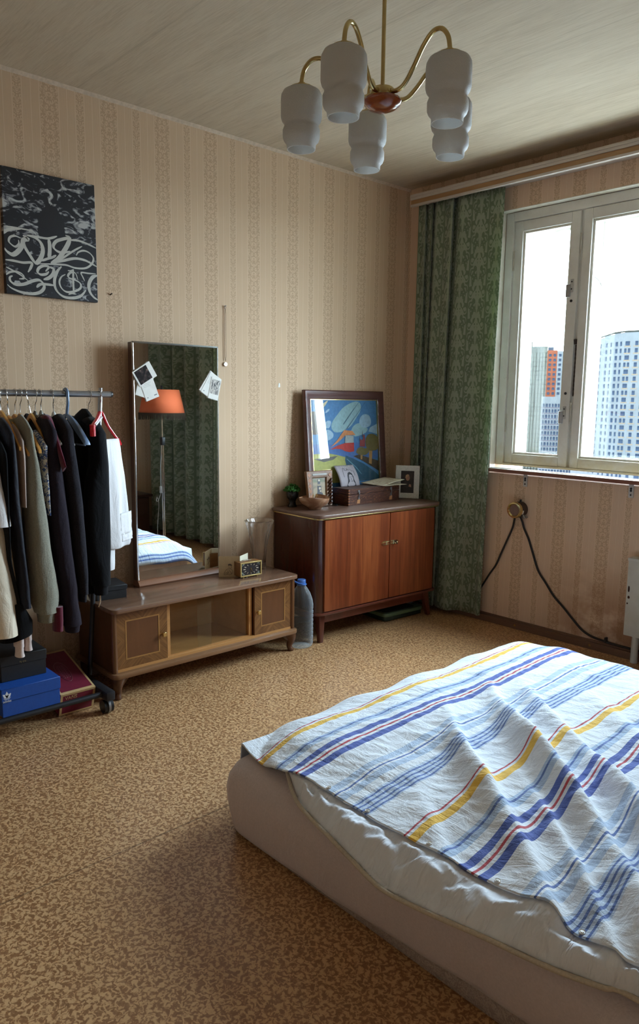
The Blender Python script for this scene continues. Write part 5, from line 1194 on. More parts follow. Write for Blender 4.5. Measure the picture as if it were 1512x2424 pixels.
def ins_pt(i, j):
    x = 1.69+(3.5-1.69)*i/NXI; yp, zp = lerp_table(PIP, x); t = j/NC
    y0, z0 = -2.36, cover_pt((x-DX0)/(DX1-DX0), 0.06)[2]-0.014
    e = min(1, i/14)
    if t < 0.62:      # upper side
        k = t/0.62; y = y0+(yp-y0)*k; kh = (y0+2.462)/(y0-yp); kk = max(0, (k-kh)/(1-kh)) if kh < 0.98 else 0; zc_ = cover_pt((x-DX0)/(DX1-DX0), max(0.0, (y-DYF)/(DYB-DYF)))[2]-0.007; z = zc_ + (zp-zc_)*(kk**1.45) + e*0.010*sin(pi*kk)**2
        pf = sin(pi*k)
        pf = min(1, kk/0.30)*min(1, (1-kk)/0.15)
        z += e*pf*(0.018*mnoise.noise(Vector((x*6.5, k*1.6, 3)))+0.012*mnoise.noise(Vector((x*16+k*4, k*3, 8)))-0.022*abs(mnoise.noise(Vector((x*11-k*4, k*2.5, 1))))+0.008*mnoise.noise(Vector((x*36+k*7, k*3.5, 5)))+0.006)
        y -= e*pf*0.010*mnoise.noise(Vector((x*8, k*3, 9)))
        lim = cover_pt((x-DX0)/(DX1-DX0), max(0, (y-DYF)/(DYB-DYF)))[2]-0.008 if y > DYF-0.012 else 9
        z = min(z, lim)
    else:
        k = (t-0.62)/0.38; y = yp+(-2.38-yp)*k; z = zp-0.012*sin(pi*k)+(0.245-zp)*k
    return (x, y, z)
sheet(bm, lambda u, v: ins_pt(u*NXI, v*NC), NXI, NC)
ins = obj('white_insert', bm, INSERTM, dv, smooth=180)
bm = B(); tube(bm, spline([(a, b_-0.002, c_) for a, b_, c_ in PIP], 12), 0.0055, 8); obj('piping', bm, plain('cream_piping', srgb(196, 186, 168), 0.8, 0, 0.08, 200), ins, smooth=80)
SNAP = plain('clear_snap', srgb(222, 220, 214), 0.25)
for x in (1.905, 2.055, 2.255, 2.440, 2.640, 2.84):
    u = (x-DX0)/(DX1-DX0); p0 = Vector(cover_pt(u, 0.008)); 
    bm = B(); lathe(bm, [(0.001, 0.0035), (0.003, 0.0035), (0.0036, 0.002), (0.005, 0.0018), (0.0066, 0.003), (0.0070, 0.0), (0.001, -0.001)], 16, p0)
    obj('snap_button', fixn(bm), SNAP, cover)

# ------------------------------------------------------------------ clothes rack
RXX, RZ = 0.22, 1.335
rk = thing('clothes_rack', 'black and grey metal clothes rack on castors full of clothes at the left', 'rack', (0.24, -2.78, 0.0))
RAILM = STEEL
bm = B(); tube(bm, [(RXX, -3.30, RZ), (RXX, -2.192, RZ)], 0.0135, 18); obj('rail', bm, RAILM, rk)
bm = B(); tube(bm, [(RXX, -2.196, RZ), (RXX, -2.186, RZ)], [0.0142, 0.012], 18); obj('rail_cap', bm, BLACK_PLASTIC, rk)
bm = B(); tube(bm, [(RXX+0.004, -2.336, 0.09), (RXX+0.002, -2.29, 0.66)], 0.0105, 12); obj('lower_post', bm, BLACK_METAL, rk)
bm = B(); tube(bm, [(RXX+0.002, -2.29, 0.66), (RXX, -2.240, 1.345)], 0.0095, 12); tube(bm, [(RXX, -2.240, 1.342), (RXX, -2.239, 1.362)], 0.008, 10); obj('upper_post', bm, RAILM, rk)
bm = B(); tube(bm, [(RXX+0.004, -3.25, 0.09), (RXX, -3.22, 1.36)], 0.0105, 12); obj('lower_post', bm, BLACK_METAL, rk)
for (yf) in (-2.372, -3.27):
    obj('foot_bar', bbox(-0.0+0.012, 0.500, yf-0.019, yf+0.019, 0.064, 0.102, 0.003, 2), BLACK_METAL, rk)
    for x in (0.458, 0.05):
        bm = B(); tube(bm, [(x, yf, 0.064), (x, yf, 0.050)], 0.006, 8)
        tube(bm, [(x, yf-0.020, 0.029), (x, yf-0.004, 0.029)], 0.0285, 20); tube(bm, [(x, yf+0.004, 0.029), (x, yf+0.020, 0.029)], 0.0285, 20)
        c_ = obj('castor', bm, BLACK_PLASTIC, rk)
        bm = B(); tube(bm, [(x+0.003, yf-0.005, 0.031), (x+0.003, yf+0.005, 0.031)], 0.031, 20); obj('castor_hood', bm, STEEL, c_)
bm = B(); tube(bm, [(0.455, -3.27, 0.084), (0.455, -2.385, 0.084)], 0.0115, 12); obj('base_bar', bm, BLACK_METAL, rk)
bm = B(); tube(bm, [(0.052, -3.27, 0.078), (0.052, -2.385, 0.078)], 0.0115, 12); obj('base_bar', bm, BLACK_METAL, rk)

# shoe boxes on the rack base
def shoebox(label, loc, rot, L, Wd, Hh, m, lid, group='shoe boxes under the clothes'):
    t = thing('shoe_box', label, 'box', loc, rot, group)
    obj('base', bbox(-L, 0, -Wd/2, Wd/2, 0, Hh-0.004, 0.001, 1), m, t, local=True)
    l = obj('lid', bbox(-L-0.003, 0.003, -Wd/2-0.003, Wd/2+0.003, Hh-lid, Hh, 0.0015, 1), m, t, local=True)
    return t, l
BLUEC = plain('royal_blue_card', srgb(20, 74, 158), 0.55, 0, 0.04, 80); MAROON = plain('maroon_card', srgb(116, 24, 48), 0.55, 0, 0.05, 80); KRAFT = plain('kraft_edge', srgb(196, 162, 112), 0.65, 0, 0.04, 80)
t, l = shoebox('royal blue shoe box with a white leaf logo on the rack base', (0.456, -2.684, 0.0965), (0, 0, 0), 0.33, 0.226, 0.112, BLUEC, 0.050)
WHT = plain('white_print', srgb(214, 220, 230), 0.6, 0, 0.02)
ff = lambda yc_, zc_, k=1.0: (lambda u, v, h: (0.0032+h, yc_+u*k, zc_+v*k))
def petal(bm, ang, L, w, yc_, zc_):
    pts = []
    for i in range(9):
        s_ = i/8; pts.append((w*sin(pi*s_**0.8)*0.5, L*s_))
    pts = pts + [(-a, b_) for a, b_ in pts[-2:0:-1]]
    pts = [(a*cos(ang)+b_*sin(ang), -a*sin(ang)+b_*cos(ang)) for a, b_ in pts]
    prism(bm, pts, 0, 0.0004, lambda u, v, h: (0.0032+h, yc_+u, zc_+v))
yl, zl = -0.0955, 0.078
bm = B(); petal(bm, 0, 0.026, 0.012, yl, zl); petal(bm, 0.75, 0.023, 0.012, yl, zl); petal(bm, -0.75, 0.023, 0.012, yl, zl)
for i in range(3): box(bm, 0.0032, 0.0036, yl-0.014+0.002*i, yl+0.014-0.002*i, zl-0.0005-0.003*i, zl+0.0008-0.003*i)
obj('leaf_logo', fixn(bm), WHT, l, smooth=0, local=True)
obj('lettering', text_bm('adidas', 0.0135, ff(yl, zl-0.0135), 0.0005, 0.95), WHT, l, smooth=0, local=True)
t, l = shoebox('maroon shoe box with tan edges leaning tilted on the rack base', (0.372, -2.470, 0.002), (0, radians(15.5), 0), 0.315, 0.146, 0.106, MAROON, 0.104)
bm = B(); e = 0.0036; Wd, Hh, L = 0.152, 0.106, 0.315
for (a, b_, c_, d_) in ((-Wd/2, -Wd/2+0.010, 0.002, Hh), (Wd/2-0.010, Wd/2, 0.002, Hh), (-Wd/2+0.01, Wd/2-0.01, Hh-0.009, Hh), (-Wd/2+0.01, Wd/2-0.01, 0.002, 0.010)): box(bm, 0.0025, e, a, b_, c_, d_)
for (a, b_, c_, d_) in ((-0.012, 0.0035, -Wd/2, Wd/2), (-L, -L+0.012, -Wd/2, Wd/2), (-L+0.012, -0.012, Wd/2-0.008, Wd/2), (-L+0.012, -0.012, -Wd/2, -Wd/2+0.008)): box(bm, a, b_, c_, d_, Hh-0.001, Hh+0.0006)
obj('tan_edge', bm, KRAFT, l, smooth=0, local=True)
obj('lettering', text_bm('VANS', 0.021, ff(-0.030, 0.083), 0.0005, 1.0), KRAFT, l, smooth=0, local=True)
bm = B(); box(bm, 0.0032, 0.0037, -0.028, -0.004, 0.0915, 0.0927); obj('lettering_bar', bm, KRAFT, l, smooth=0, local=True)
# printed badge on the lid: pointed oval outline with scroll lines
bm = B()
def bd(u, v): return (-0.150+u, 0.0+v, Hh+0.0005)
pts = [(0.075*cos(a), 0.026*sin(a)*(1-0.15*cos(a))) for a in [k*2*pi/28 for k in range(29)]]
tube(bm, [bd(a, b_) for a, b_ in pts], 0.0008, 4)
for k in (-0.011, 0.0, 0.011): tube(bm, [bd(-0.048+0.006*i, k+0.004*(1 if i % 2 else -1)) for i in range(17)], 0.0006, 4)
obj('badge', bm, plain('dull_print', srgb(150, 100, 96), 0.6), l, smooth=0, local=True)
t, l = shoebox('black shoe box on top of the blue shoe box', (0.384, -2.683, 0.2095), (0, 0, radians(-1.5)), 0.30, 0.176, 0.102, BLKBOX, 0.040)
obj('lettering', text_bm('TJ CO', 0.0085, lambda u, v, h: (0.0033+h, -0.004+u, 0.070+v), 0.0004, 1.2), plain('dull_gold_print', srgb(170, 150, 100), 0.5), l, smooth=0, local=True)

# ------------------------------------------------------------------ hangers
HWOOD = wood('hanger_wood', srgb(184, 128, 58), srgb(214, 162, 84), 0.35, 'x', 6, 8, 0.3)
def hook(bm, y, zn, lean=0.0):
    pts = [(RXX-0.018*sin(a), y, RZ+0.001+0.0175*cos(a)) for a in [-0.2+1.9-k*0.32 for k in range(13)]]
    pts = [(RXX+0.0172*cos(a), y, RZ+0.0172*sin(a)) for a in [pi*1.0-k*pi*1.18/12 for k in range(13)]]
    x0, _, z0 = pts[-1]
    pts += [(RXX+0.012, y+lean*0.3, RZ-0.030), (RXX+0.001, y+lean*0.6, RZ-0.045), (RXX, y+lean, zn)]
    tube(bm, spline(pts, 2), 0.0018, 6)
def wooden_hanger(label, y, yl, zn=1.247, span=0.19, drop=0.135, thick=0.012):
    t = thing('clothes_hanger', label, 'hanger', (RXX, y, zn), group=None)
    bm = B(); hook(bm, y, zn-0.006, yl); obj('hook', bm, CHROME, t)
    bm = B(); rings = []
    for i in range(25):
        k = -1+2*i/24; x = RXX+span*k; z = zn-0.004-drop*abs(k)**1.25-0.0; w = 0.012-0.004*abs(k)
        yy = y+yl
        rings.append([(x, yy-thick/2, z-w), (x, yy+thick/2, z-w), (x, yy+thick/2, z+w*0.8), (x, yy-thick/2, z+w*0.8)])
    rings_mesh(bm, rings); bev(bm, 0.002, 1); obj('arms', fixn(bm), HWOOD, t, smooth=30)
    return t
def plastic_hanger(label, y, yl, m, zn=1.245, span=0.18, drop=0.115):
    t = thing('clothes_hanger', label, 'hanger', (RXX, y, zn))
    bm = B(); hook(bm, y, zn+0.012, yl); obj('hook', bm, CHROME, t)
    bm = B(); lathe(bm, [(0.004, 0.016), (0.008, 0.008), (0.011, -0.006), (0.010, -0.02)], 12, (RXX, y+yl, zn), None, True)
    tube(bm, spline([(RXX-span, y+yl, zn-drop), (RXX-span*0.5, y+yl, zn-drop*0.42), (RXX-0.03, y+yl, zn-0.012), (RXX, y+yl, zn-0.006), (RXX+0.03, y+yl, zn-0.012), (RXX+span*0.5, y+yl, zn-drop*0.42), (RXX+span, y+yl, zn-drop)], 4), 0.007, 8)
    obj('arms', fixn(bm), m, t); return t
GREYP2 = plain('grey_plastic', srgb(150, 146, 136), 0.4); WHITEP = plain('pale_plastic', srgb(206, 206, 204), 0.35); BLUEG = plain('blue_grey_plastic', srgb(122, 146, 178), 0.4, 0, 0.04); REDP = plain('red_plastic', srgb(196, 28, 40), 0.25, 0, 0.04)
plastic_hanger('thin steel hook of the hanger inside the black hoodie', -2.290, -0.012, BLACK_PLASTIC, 1.235, 0.15)
plastic_hanger('pale plastic hanger in the dark charcoal sweater', -2.456, 0.006, WHITEP)
plastic_hanger('pale grey hanger holding the dark purple and maroon top', -2.505, 0.002, GREYP2, 1.250)
plastic_hanger('dark grey-brown hanger hooked just left of the maroon top', -2.524, -0.004, plain('taupe_plastic', srgb(96, 90, 80), 0.4), 1.248, 0.14)
wooden_hanger('tan wooden hanger with a bare drooping arm beside the blue knit', -2.566, 0.022, 1.250, 0.185, 0.165)
wooden_hanger('wooden hanger carrying the olive-grey hoodie', -2.585, -0.004, 1.249)
wooden_hanger('wooden hanger just left of the olive hoodie hanger with the beige top', -2.606, -0.004, 1.247)
wooden_hanger('wooden hanger of the black jacket near the left picture edge', -2.643, 0.010, 1.240)
wooden_hanger('light wooden hanger at the very left edge of the picture', -2.668, 0.004, 1.262)
# empty blue-grey plastic hanger
t = thing('clothes_hanger', 'empty blue-grey plastic hanger in front of the black hoodie', 'hanger', (RXX, -2.396, 1.12))
bm = B(); yh = -2.396
pts = [(RXX+0.019*cos(a), yh, RZ+0.0195*sin(a)) for a in [pi*1.05-k*pi*1.1/10 for k in range(11)]]
tube(bm, spline(pts+[(RXX+0.020, yh, 1.300), (RXX+0.008, yh, 1.262), (RXX+0.004, yh, 1.245)], 3), 0.0065, 8); obj('hook', bm, BLUEG, t)
bm = B()
for s_ in (1, -1):
    rings = []
    for i in range(15):
        k = i/14; x = RXX+s_*(0.004+0.185*k); z = 1.246-0.022*k-0.085*k**1.5; w = 0.010+0.012*sin(pi*min(1, k*1.05)); th = 0.005+0.010*k
        rings.append([(x, yh-th, z-w), (x, yh+th, z-w), (x, yh+th*0.6, z+w*0.6), (x, yh-th*0.6, z+w*0.6)])
    rings_mesh(bm, rings)
tube(bm, [(RXX-0.17, yh, 1.128), (RXX+0.17, yh, 1.128)], 0.004, 6)
bev(bm, 0.0015, 1); obj('arms', fixn(bm), BLUEG, t)
# red clip hanger with folded white trousers, swung towards the room
rh = thing('clothes_hanger', 'red plastic hanger with a white bar carrying folded white trousers', 'hanger', (RXX, -2.246, 1.15))
dirr = Vector((-0.56, 0.83, 0)).normalized(); o_ = Vector((RXX, -2.246, 0))
def Lz(k, z, off=0.0): return (o_.x+0.200*k+off, o_.y-0.130*k, z)   # front half, swung towards the room
bm = B(); hook(bm, -2.246, 1.262, 0.004); obj('hook', bm, CHROME, rh)
def Pz(s_, z, off=0.0): q = o_+dirr*s_; return (q.x+off*dirr.y, q.y-off*dirr.x, z)
bm = B()
tube(bm, spline([Lz(1.0, 1.176), Lz(1.0, 1.205), Lz(0.4, 1.232), Pz(0.0, 1.258), Pz(0.02, 1.250), Pz(0.06, 1.200), Pz(0.125, 1.148), Pz(0.165, 1.118)], 4), 0.009, 8, sx=0.8)
tube(bm, [Pz(0, 1.236), Pz(0, 1.272)], 0.008, 8); tube(bm, [Lz(1.02, 1.212), Lz(1.0, 1.166)], 0.012, 8)
tube(bm, [Pz(0.145, 1.136), Pz(0.168, 1.108)], 0.010, 8)
obj('arms', bm, REDP, rh)
bm = B(); tube(bm, [Lz(0.92, 1.208, 0.006), Lz(0.02, 1.236, 0.006)], 0.011, 8, sx=0.6); obj('white_clip', bm, WHITEP, rh)
bm = B(); tube(bm, [Lz(1.0, 1.176), Lz(0.35, 1.142), Pz(0.02, 1.126), Pz(0.150, 1.128)], 0.0028, 6); obj('trouser_bar', bm, CHROME, rh)

# ------------------------------------------------------------------ hanging clothes
def garment(label, name, cat, m, rows, zb, body_dx=0.165, body_dy=None, xs=0.0, hx=0.05, top=1.232, collar=None, cuff=None, sleeve_from=1.20, back_sleeve=True, yoke=None, seed=0, body_y=None, sleeve=True):
    """rows: (x, z, y0, y1) front sleeve outline; body hangs round the rail line"""
    T = sorted([(z, x, y0, y1) for x, z, y0, y1 in rows])
    yc0 = (rows[0][2]+rows[0][3])/2
    t = thing(name, label, cat, (RXX, yc0, zb))
    def at(z): return lerp_table(T, z)
    # body
    n = 48; rings = []; K = 30
    for i in range(K+1):
        z = top-(top-zb)*i/K
        x_, y0, y1 = at(z); yc_ = body_y(z) if body_y else (y0+y1)/2
        k = (top-z)
        dx = body_dx*min(1.0, 0.30+0.70*(k/0.115)**0.8) if k < 0.115 else body_dx
        dy = (body_dy if body_dy else max(0.010, (y1-y0)/2*0.86))*min(1, 0.45+k/0.16)
        r = []
        for q in range(n):
            a = 2*pi*q/n; ca, sa = cos(a), sin(a)
            f = 1+0.22*mnoise.noise(Vector((ca*2.2+seed, z*2.2, sa*0.5)))+0.12*sin(a*7+seed+z*3)*(1-abs(ca))
            r.append((RXX+xs*0+dx*math.copysign(abs(ca)**0.8, ca), yc_+dy*math.copysign(abs(sa)**0.7, sa)*f, z+0.006*sin(a*3+seed)*(i == K)))
        rings.append(r)
    bm = B(); rings_mesh(bm, rings); obj('body', fixn(bm), m, t, smooth=80)
    # sleeves
    def do_sleeve(side):
        R = []
        x0, y0, y1 = at(sleeve_from)
        pre = [(0.055, top-0.006), (0.105, top-0.030), (0.150, top-0.066)]
        pth = []
        for dxx, z in pre:
            _, a, b_ = at(z); pth.append((RXX+dxx, z, a, b_, 0.035, 0.022))
        zmin = T[0][0]; m_ = 34; z1 = top-0.105
        for i in range(m_+1):
            z = z1+(zmin-z1)*i/m_; x_, a, b_ = at(z); pth.append((x_-hx*0.55, z, a, b_, hx, 0))
        n = 28
        for i, (x, z, a, b_, rx, rz) in enumerate(pth):
            yc_, ry = (a+b_)/2, (b_-a)/2; r = []
            for q in range(n):
                th = 2*pi*q/n; ca, sa = cos(th), sin(th)
                f = 1+0.09*mnoise.noise(Vector((ca*1.5+seed*3, sa*1.5, z*6)))+0.03*sin(z*60+th*2+seed)*max(0, min(1, (0.75-z)/0.3))
                xx = x+rx*ca*f
                zz = z + (rz*ca if i < 3 else 0)
                r.append(((xx if side > 0 else 2*RXX-xx), yc_+ry*math.copysign(abs(sa)**0.85, sa)*(f if side > 0 else 0.8), zz))
            R.append(r)
        bm = B(); rings_mesh(bm, R); s_ = obj('sleeve', fixn(bm), m, t, smooth=80)
        if cuff and side > 0:
            x, z, a, b_ = pth[-1][:4]; yc_, ry = (a+b_)/2, (b_-a)/2; R = []
            for (dz, k) in ((0.012, 0.86), (0.0, 0.80), (-0.015, 0.74), (-cuff[1], 0.70)):
                R.append([(x+hx*k*cos(2*pi*q/40)*(1+0.03*(q % 2)), yc_+ry*k*sin(2*pi*q/40)*(1+0.03*(q % 2)), z+dz) for q in range(40)])
            bm = B(); rings_mesh(bm, R); obj('cuff', fixn(bm), cuff[0], s_, smooth=60)
    if sleeve:
        do_sleeve(1)
        if back_sleeve: do_sleeve(-1)
    if collar:
        _, a, b_ = at(top); yc_ = (a+b_)/2; bm = B()
        R = [[(RXX+(0.062+dr)*cos(2*pi*q/36), yc_+(0.024+dr*0.3)*sin(2*pi*q/36), top-0.020+dz) for q in range(36)] for dz, dr in ((-0.012, 0.006), (0.008, 0.004), (0.016, -0.002), (0.014, -0.008), (0.0, -0.012))]
        rings_mesh(bm, R, False, False); obj('collar', fixn(bm), collar, t, smooth=60)
    return t
NAVYBLK = fabric('charcoal_knit', srgb(38, 36, 42), 0.95, 800, 0.3, 0.35); PURP = fabric('dark_aubergine', srgb(36, 29, 38), 0.9, 800, 0.15, 0.3); MAROONF = fabric('maroon_fabric', srgb(92, 22, 44), 0.9, 800, 0.12, 0.3)
BLACKF = fabric('black_fleece', srgb(13, 13, 16), 0.9, 600, 0.15, 0.25); OLIVE = fabric('heather_olive_grey', srgb(132, 130, 116), 0.95, 1500, 0.30, 0.35); BEIGE = fabric('pinkish_beige', srgb(168, 148, 138), 0.9, 700, 0.06, 0.3)
JACKM = fabric('dark_navy_jacket', srgb(26, 26, 35), 0.6, 500, 0.1, 0.15); WHITEF = fabric('white_cotton', srgb(226, 224, 226), 0.85, 700, 0.03, 0.2); CREAMF = fabric('cream_cotton', srgb(222, 210, 190), 0.85, 600, 0.04, 0.2); PINKW = fabric('pinkish_white_fleece', srgb(222, 206, 202), 0.9, 600, 0.05, 0.3)
RIB = fabric('dark_rib', srgb(52, 56, 62), 0.95, 400, 0.2, 0.2)
g = G('blue_white_knit'); v = g.coord(); n = g.noise(v, 70, 2.0, 0.5, 1.0); w = g.math('ABSOLUTE', g.math('SUBTRACT', g.math('FRACT', g.math('MULTIPLY', n, 3.5)), 0.5)); big = g.noise(v, 11, 2.0)
g.set(Base_Color=g.mix(g.step(g.math('ADD', w, g.math('MULTIPLY', g.math('SUBTRACT', big, 0.5), 0.8)), 0.22, 0.30), srgb(206, 202, 190), srgb(66, 88, 136)), Roughness=0.95); g.bump(n, 0.5, 0.003); KNIT = g.m

hood = [(0.392, 1.20, -2.362, -2.300), (0.392, 1.134, -2.366, -2.298), (0.401, 1.048, -2.375, -2.296), (0.405, 0.98, -2.395, -2.298), (0.418, 0.875, -2.412, -2.304), (0.430, 0.701, -2.414, -2.314), (0.436, 0.60, -2.402, -2.322), (0.436, 0.545, -2.396, -2.322)]
t = garment('black hooded sweatshirt with a pointed hood next to the white trousers', 'hooded_sweatshirt', 'hoodie', BLACKF, hood, 0.50, 0.165, 0.030, hx=0.042, top=1.225, cuff=(RIB and fabric('black_rib', srgb(16, 16, 20), 0.9, 400, 0.2, 0.2), 0.040), seed=1.3)
bm = B()   # hood: folded pouch standing up round the hook
R = []
for i in range(9):
    k = i/8; z = 1.175+0.098*k; w = 0.100*(1-k**2.2)+0.020; d = 0.052*(1-k**2)+0.012
    R.append([(RXX+0.004+w*cos(2*pi*q/36)*(1.0 if cos(2*pi*q/36) > 0 else 0.8), -2.345+0.026*k+d*0.65*sin(2*pi*q/36)*(1+0.1*sin(6*pi*q/36)), z) for q in range(36)])
rings_mesh(bm, R); obj('hood', fixn(bm), BLACKF, t, smooth=80)
bm = B(); tube(bm, spline([(0.395, -2.355, 0.50), (0.397, -2.357, 0.47), (0.393, -2.362, 0.445)], 3), 0.003, 6); obj('zip_pull', bm, CHROME, t)
char = [(0.392, 1.20, -2.488, -2.442), (0.392, 1.137, -2.492, -2.439), (0.401, 1.053, -2.490, -2.432), (0.409, 0.968, -2.486, -2.428), (0.418, 0.883, -2.482, -2.424), (0.427, 0.797, -2.478, -2.424), (0.435, 0.711, -2.475, -2.424), (0.444, 0.625, -2.474, -2.423), (0.453, 0.53, -2.471, -2.432)]
garment('dark charcoal knitted sweater hanging between the purple top and black hoodie', 'sweater', 'sweater', NAVYBLK, char, 0.60, 0.16, 0.018, hx=0.05, top=1.238, collar=NAVYBLK, cuff=(NAVYBLK, 0.035), seed=2.1)
purp = [(0.392, 1.20, -2.545, -2.512), (0.394, 1.123, -2.556, -2.507), (0.401, 1.057, -2.560, -2.500), (0.409, 0.973, -2.562, -2.494), (0.418, 0.89, -2.563, -2.490), (0.427, 0.805, -2.560, -2.486), (0.435, 0.72, -2.555, -2.482), (0.444, 0.635, -2.551, -2.479), (0.453, 0.549, -2.545, -2.474), (0.460, 0.48, -2.544, -2.474), (0.467, 0.41, -2.539, -2.466)]
t = garment('dark aubergine sweatshirt with long flared sleeves and a maroon shoulder', 'sweatshirt', 'sweatshirt', PURP, purp, 0.55, 0.16, 0.018, hx=0.05, top=1.236, cuff=(PURP, 0.030), seed=3.7)
bm = B(); R = []
for i in range(16):
    k = i/15; x = 0.300+0.140*k**0.8; z = 1.240-0.200*k**1.4; _, a, b_ = lerp_table(sorted([(q[1], q[0], q[2], q[3]) for q in purp]), z); w_ = 0.020*(1-0.8*k)
    R.append([(x+0.017*cos(2*pi*q/14), b_-0.010+w_*sin(2*pi*q/14), z+0.012*cos(2*pi*q/14)) for q in range(14)])
rings_mesh(bm, R); obj('maroon_shoulder', fixn(bm), MAROONF, t, smooth=80)
bm = B(); rings_mesh(bm, [[(0.455+0.030*cos(2*pi*q/20), -2.566+0.018*sin(2*pi*q/20)-0.010*k, z) for q in range(20)] for k, z in ((0, 0.50), (0, 0.44), (0.2, 0.41), (0.2, 0.40))]); obj('maroon_cuff', fixn(bm), MAROONF, t, smooth=60)
knit = [(0.36, 1.20, -2.578, -2.556), (0.37, 1.12, -2.580, -2.548), (0.385, 1.05, -2.580, -2.552), (0.40, 0.95, -2.578, -2.556), (0.41, 0.86, -2.574, -2.562)]
garment('blue and white patterned knit showing as a narrow strip behind the olive hoodie', 'knit_sweater', 'sweater', KNIT, knit, 0.62, 0.15, 0.008, hx=0.05, top=1.175, seed=4.4, back_sleeve=False)
grey = [(0.390, 1.20, -2.632, -2.606), (0.394, 1.126, -2.637, -2.602), (0.401, 1.06, -2.638, -2.590), (0.409, 0.979, -2.642, -2.583), (0.418, 0.897, -2.646, -2.578), (0.427, 0.815, -2.650, -2.573), (0.435, 0.732, -2.654, -2.569), (0.444, 0.649, -2.656, -2.560), (0.453, 0.564, -2.656, -2.550), (0.458, 0.514, -2.652, -2.554), (0.463, 0.480, -2.645, -2.562)]
garment('heather olive-grey sweatshirt with a long thick sleeve in the middle of the rack', 'sweatshirt', 'sweatshirt', OLIVE, grey, 0.52, 0.165, 0.022, hx=0.058, top=1.236, collar=OLIVE, cuff=(OLIVE, 0.040), seed=5.2)
beige = [(0.385, 1.20, -2.662, -2.640), (0.390, 1.159, -2.664, -2.640), (0.401, 1.063, -2.668, -2.645), (0.409, 0.982, -2.668, -2.652), (0.412, 0.90, -2.668, -2.656)]
garment('pinkish beige top peeping out left of the olive sweatshirt', 'top', 'top', BEIGE, beige, 0.60, 0.155, 0.010, hx=0.05, top=1.200, seed=6.1, back_sleeve=False)
jack = [(0.388, 1.20, -2.712, -2.676), (0.392, 1.144, -2.714, -2.675), (0.401, 1.064, -2.715, -2.674), (0.418, 0.904, -2.715, -2.675), (0.435, 0.743, -2.713, -2.675), (0.453, 0.579, -2.707, -2.668), (0.458, 0.515, -2.706, -2.668)]
garment('dark navy jacket hanging left of the olive sweatshirt and beige top', 'jacket', 'jacket', JACKM, jack, 0.44, 0.17, 0.018, hx=0.05, top=1.225, collar=JACKM, seed=7.9)
# black skirt-like coat hem below the navy jacket
coat = [(0.36, 1.20, -2.740, -2.722), (0.40, 1.0, -2.745, -2.722), (0.44, 0.70, -2.748, -2.722), (0.455, 0.55, -2.742, -2.680), (0.460, 0.50, -2.744, -2.676)]
t = garment('black coat with a wide hem showing under the jacket and white shirt', 'coat', 'coat', BLACKF, coat, 0.41, 0.23, 0.012, hx=0.04, top=1.220, seed=8.8, sleeve=False)
bm = B(); R = []
for i in range(14):
    k = i/13; z = 0.53-0.135*k
    ya_, yb2 = -2.735-0.035*k, -2.690+0.044*min(1, k*1.6)
    R.append([(0.372+0.092*cos(2*pi*q/40), (ya_+yb2)/2+(yb2-ya_)/2*math.copysign(abs(sin(2*pi*q/40))**0.8, sin(2*pi*q/40))*(1+0.08*sin(8*pi*q/40)), z+0.020*k*sin(2*pi*q/40)) for q in range(40)])
rings_mesh(bm, R); obj('hem', fixn(bm), BLACKF, t, smooth=80)
# white T-shirt over a cream one at the picture edge
white = [(0.385, 1.20, -2.795, -2.752), (0.392, 1.14, -2.798, -2.748), (0.401, 1.068, -2.800, -2.742), (0.409, 0.989, -2.798, -2.734), (0.418, 0.91, -2.796, -2.720), (0.424, 0.835, -2.796, -2.712)]
garment('white short-sleeved shirt cut off by the left picture edge', 't_shirt', 'shirt', WHITEF, white, 0.84, 0.17, 0.012, hx=0.062, top=1.225, collar=WHITEF, seed=9.3, body_y=lambda z: -2.790)
cream = [(0.36, 1.20, -2.835, -2.810), (0.40, 0.95, -2.850, -2.815), (0.42, 0.86, -2.855, -2.790), (0.428, 0.818, -2.852, -2.732), (0.443, 0.69, -2.852, -2.722), (0.458, 0.547, -2.862, -2.713), (0.468, 0.444, -2.870, -2.708)]
t = thing('long_shirt', 'long cream-white shirt hem hanging lowest at the left picture edge', 'shirt', (0.40, -2.80, 0.42))
bm = B(); R = []
TT = sorted([(z, x, a, b_) for x, z, a, b_ in cream])
for i in range(36):
    z = 1.20-(1.20-0.425)*i/35; x, a, b_ = lerp_table(TT, z); k = i/35
    hxw = 0.03+0.075*min(1, k*1.6)
    R.append([(x-hxw+hxw*cos(2*pi*q/60)*(1+0.10*sin(5*2*pi*q/60+z*3)*k), (a+b_)/2+0.022*k+((b_-a)/2+0.022*k)*math.copysign(abs(sin(2*pi*q/60))**0.85, sin(2*pi*q/60))*(1+0.10*sin(4*2*pi*q/60+2+z*2)*k), z-0.012*k*cos(2*pi*q/60)) for q in range(60)])
rings_mesh(bm, R); obj('body', fixn(bm), CREAMF, t, smooth=80)
bm = B(); tube(bm, spline([(RXX+0.02, -2.822, 1.205), (RXX, -2.822, 1.24), (RXX, -2.822, 1.30)], 3), 0.002, 6); hook(bm, -2.822, 1.24, 0); h_ = tag(obj('clothes_hanger', bm, CHROME), 'bare wire hanger of the cream shirt beyond the left picture edge', 'hanger')
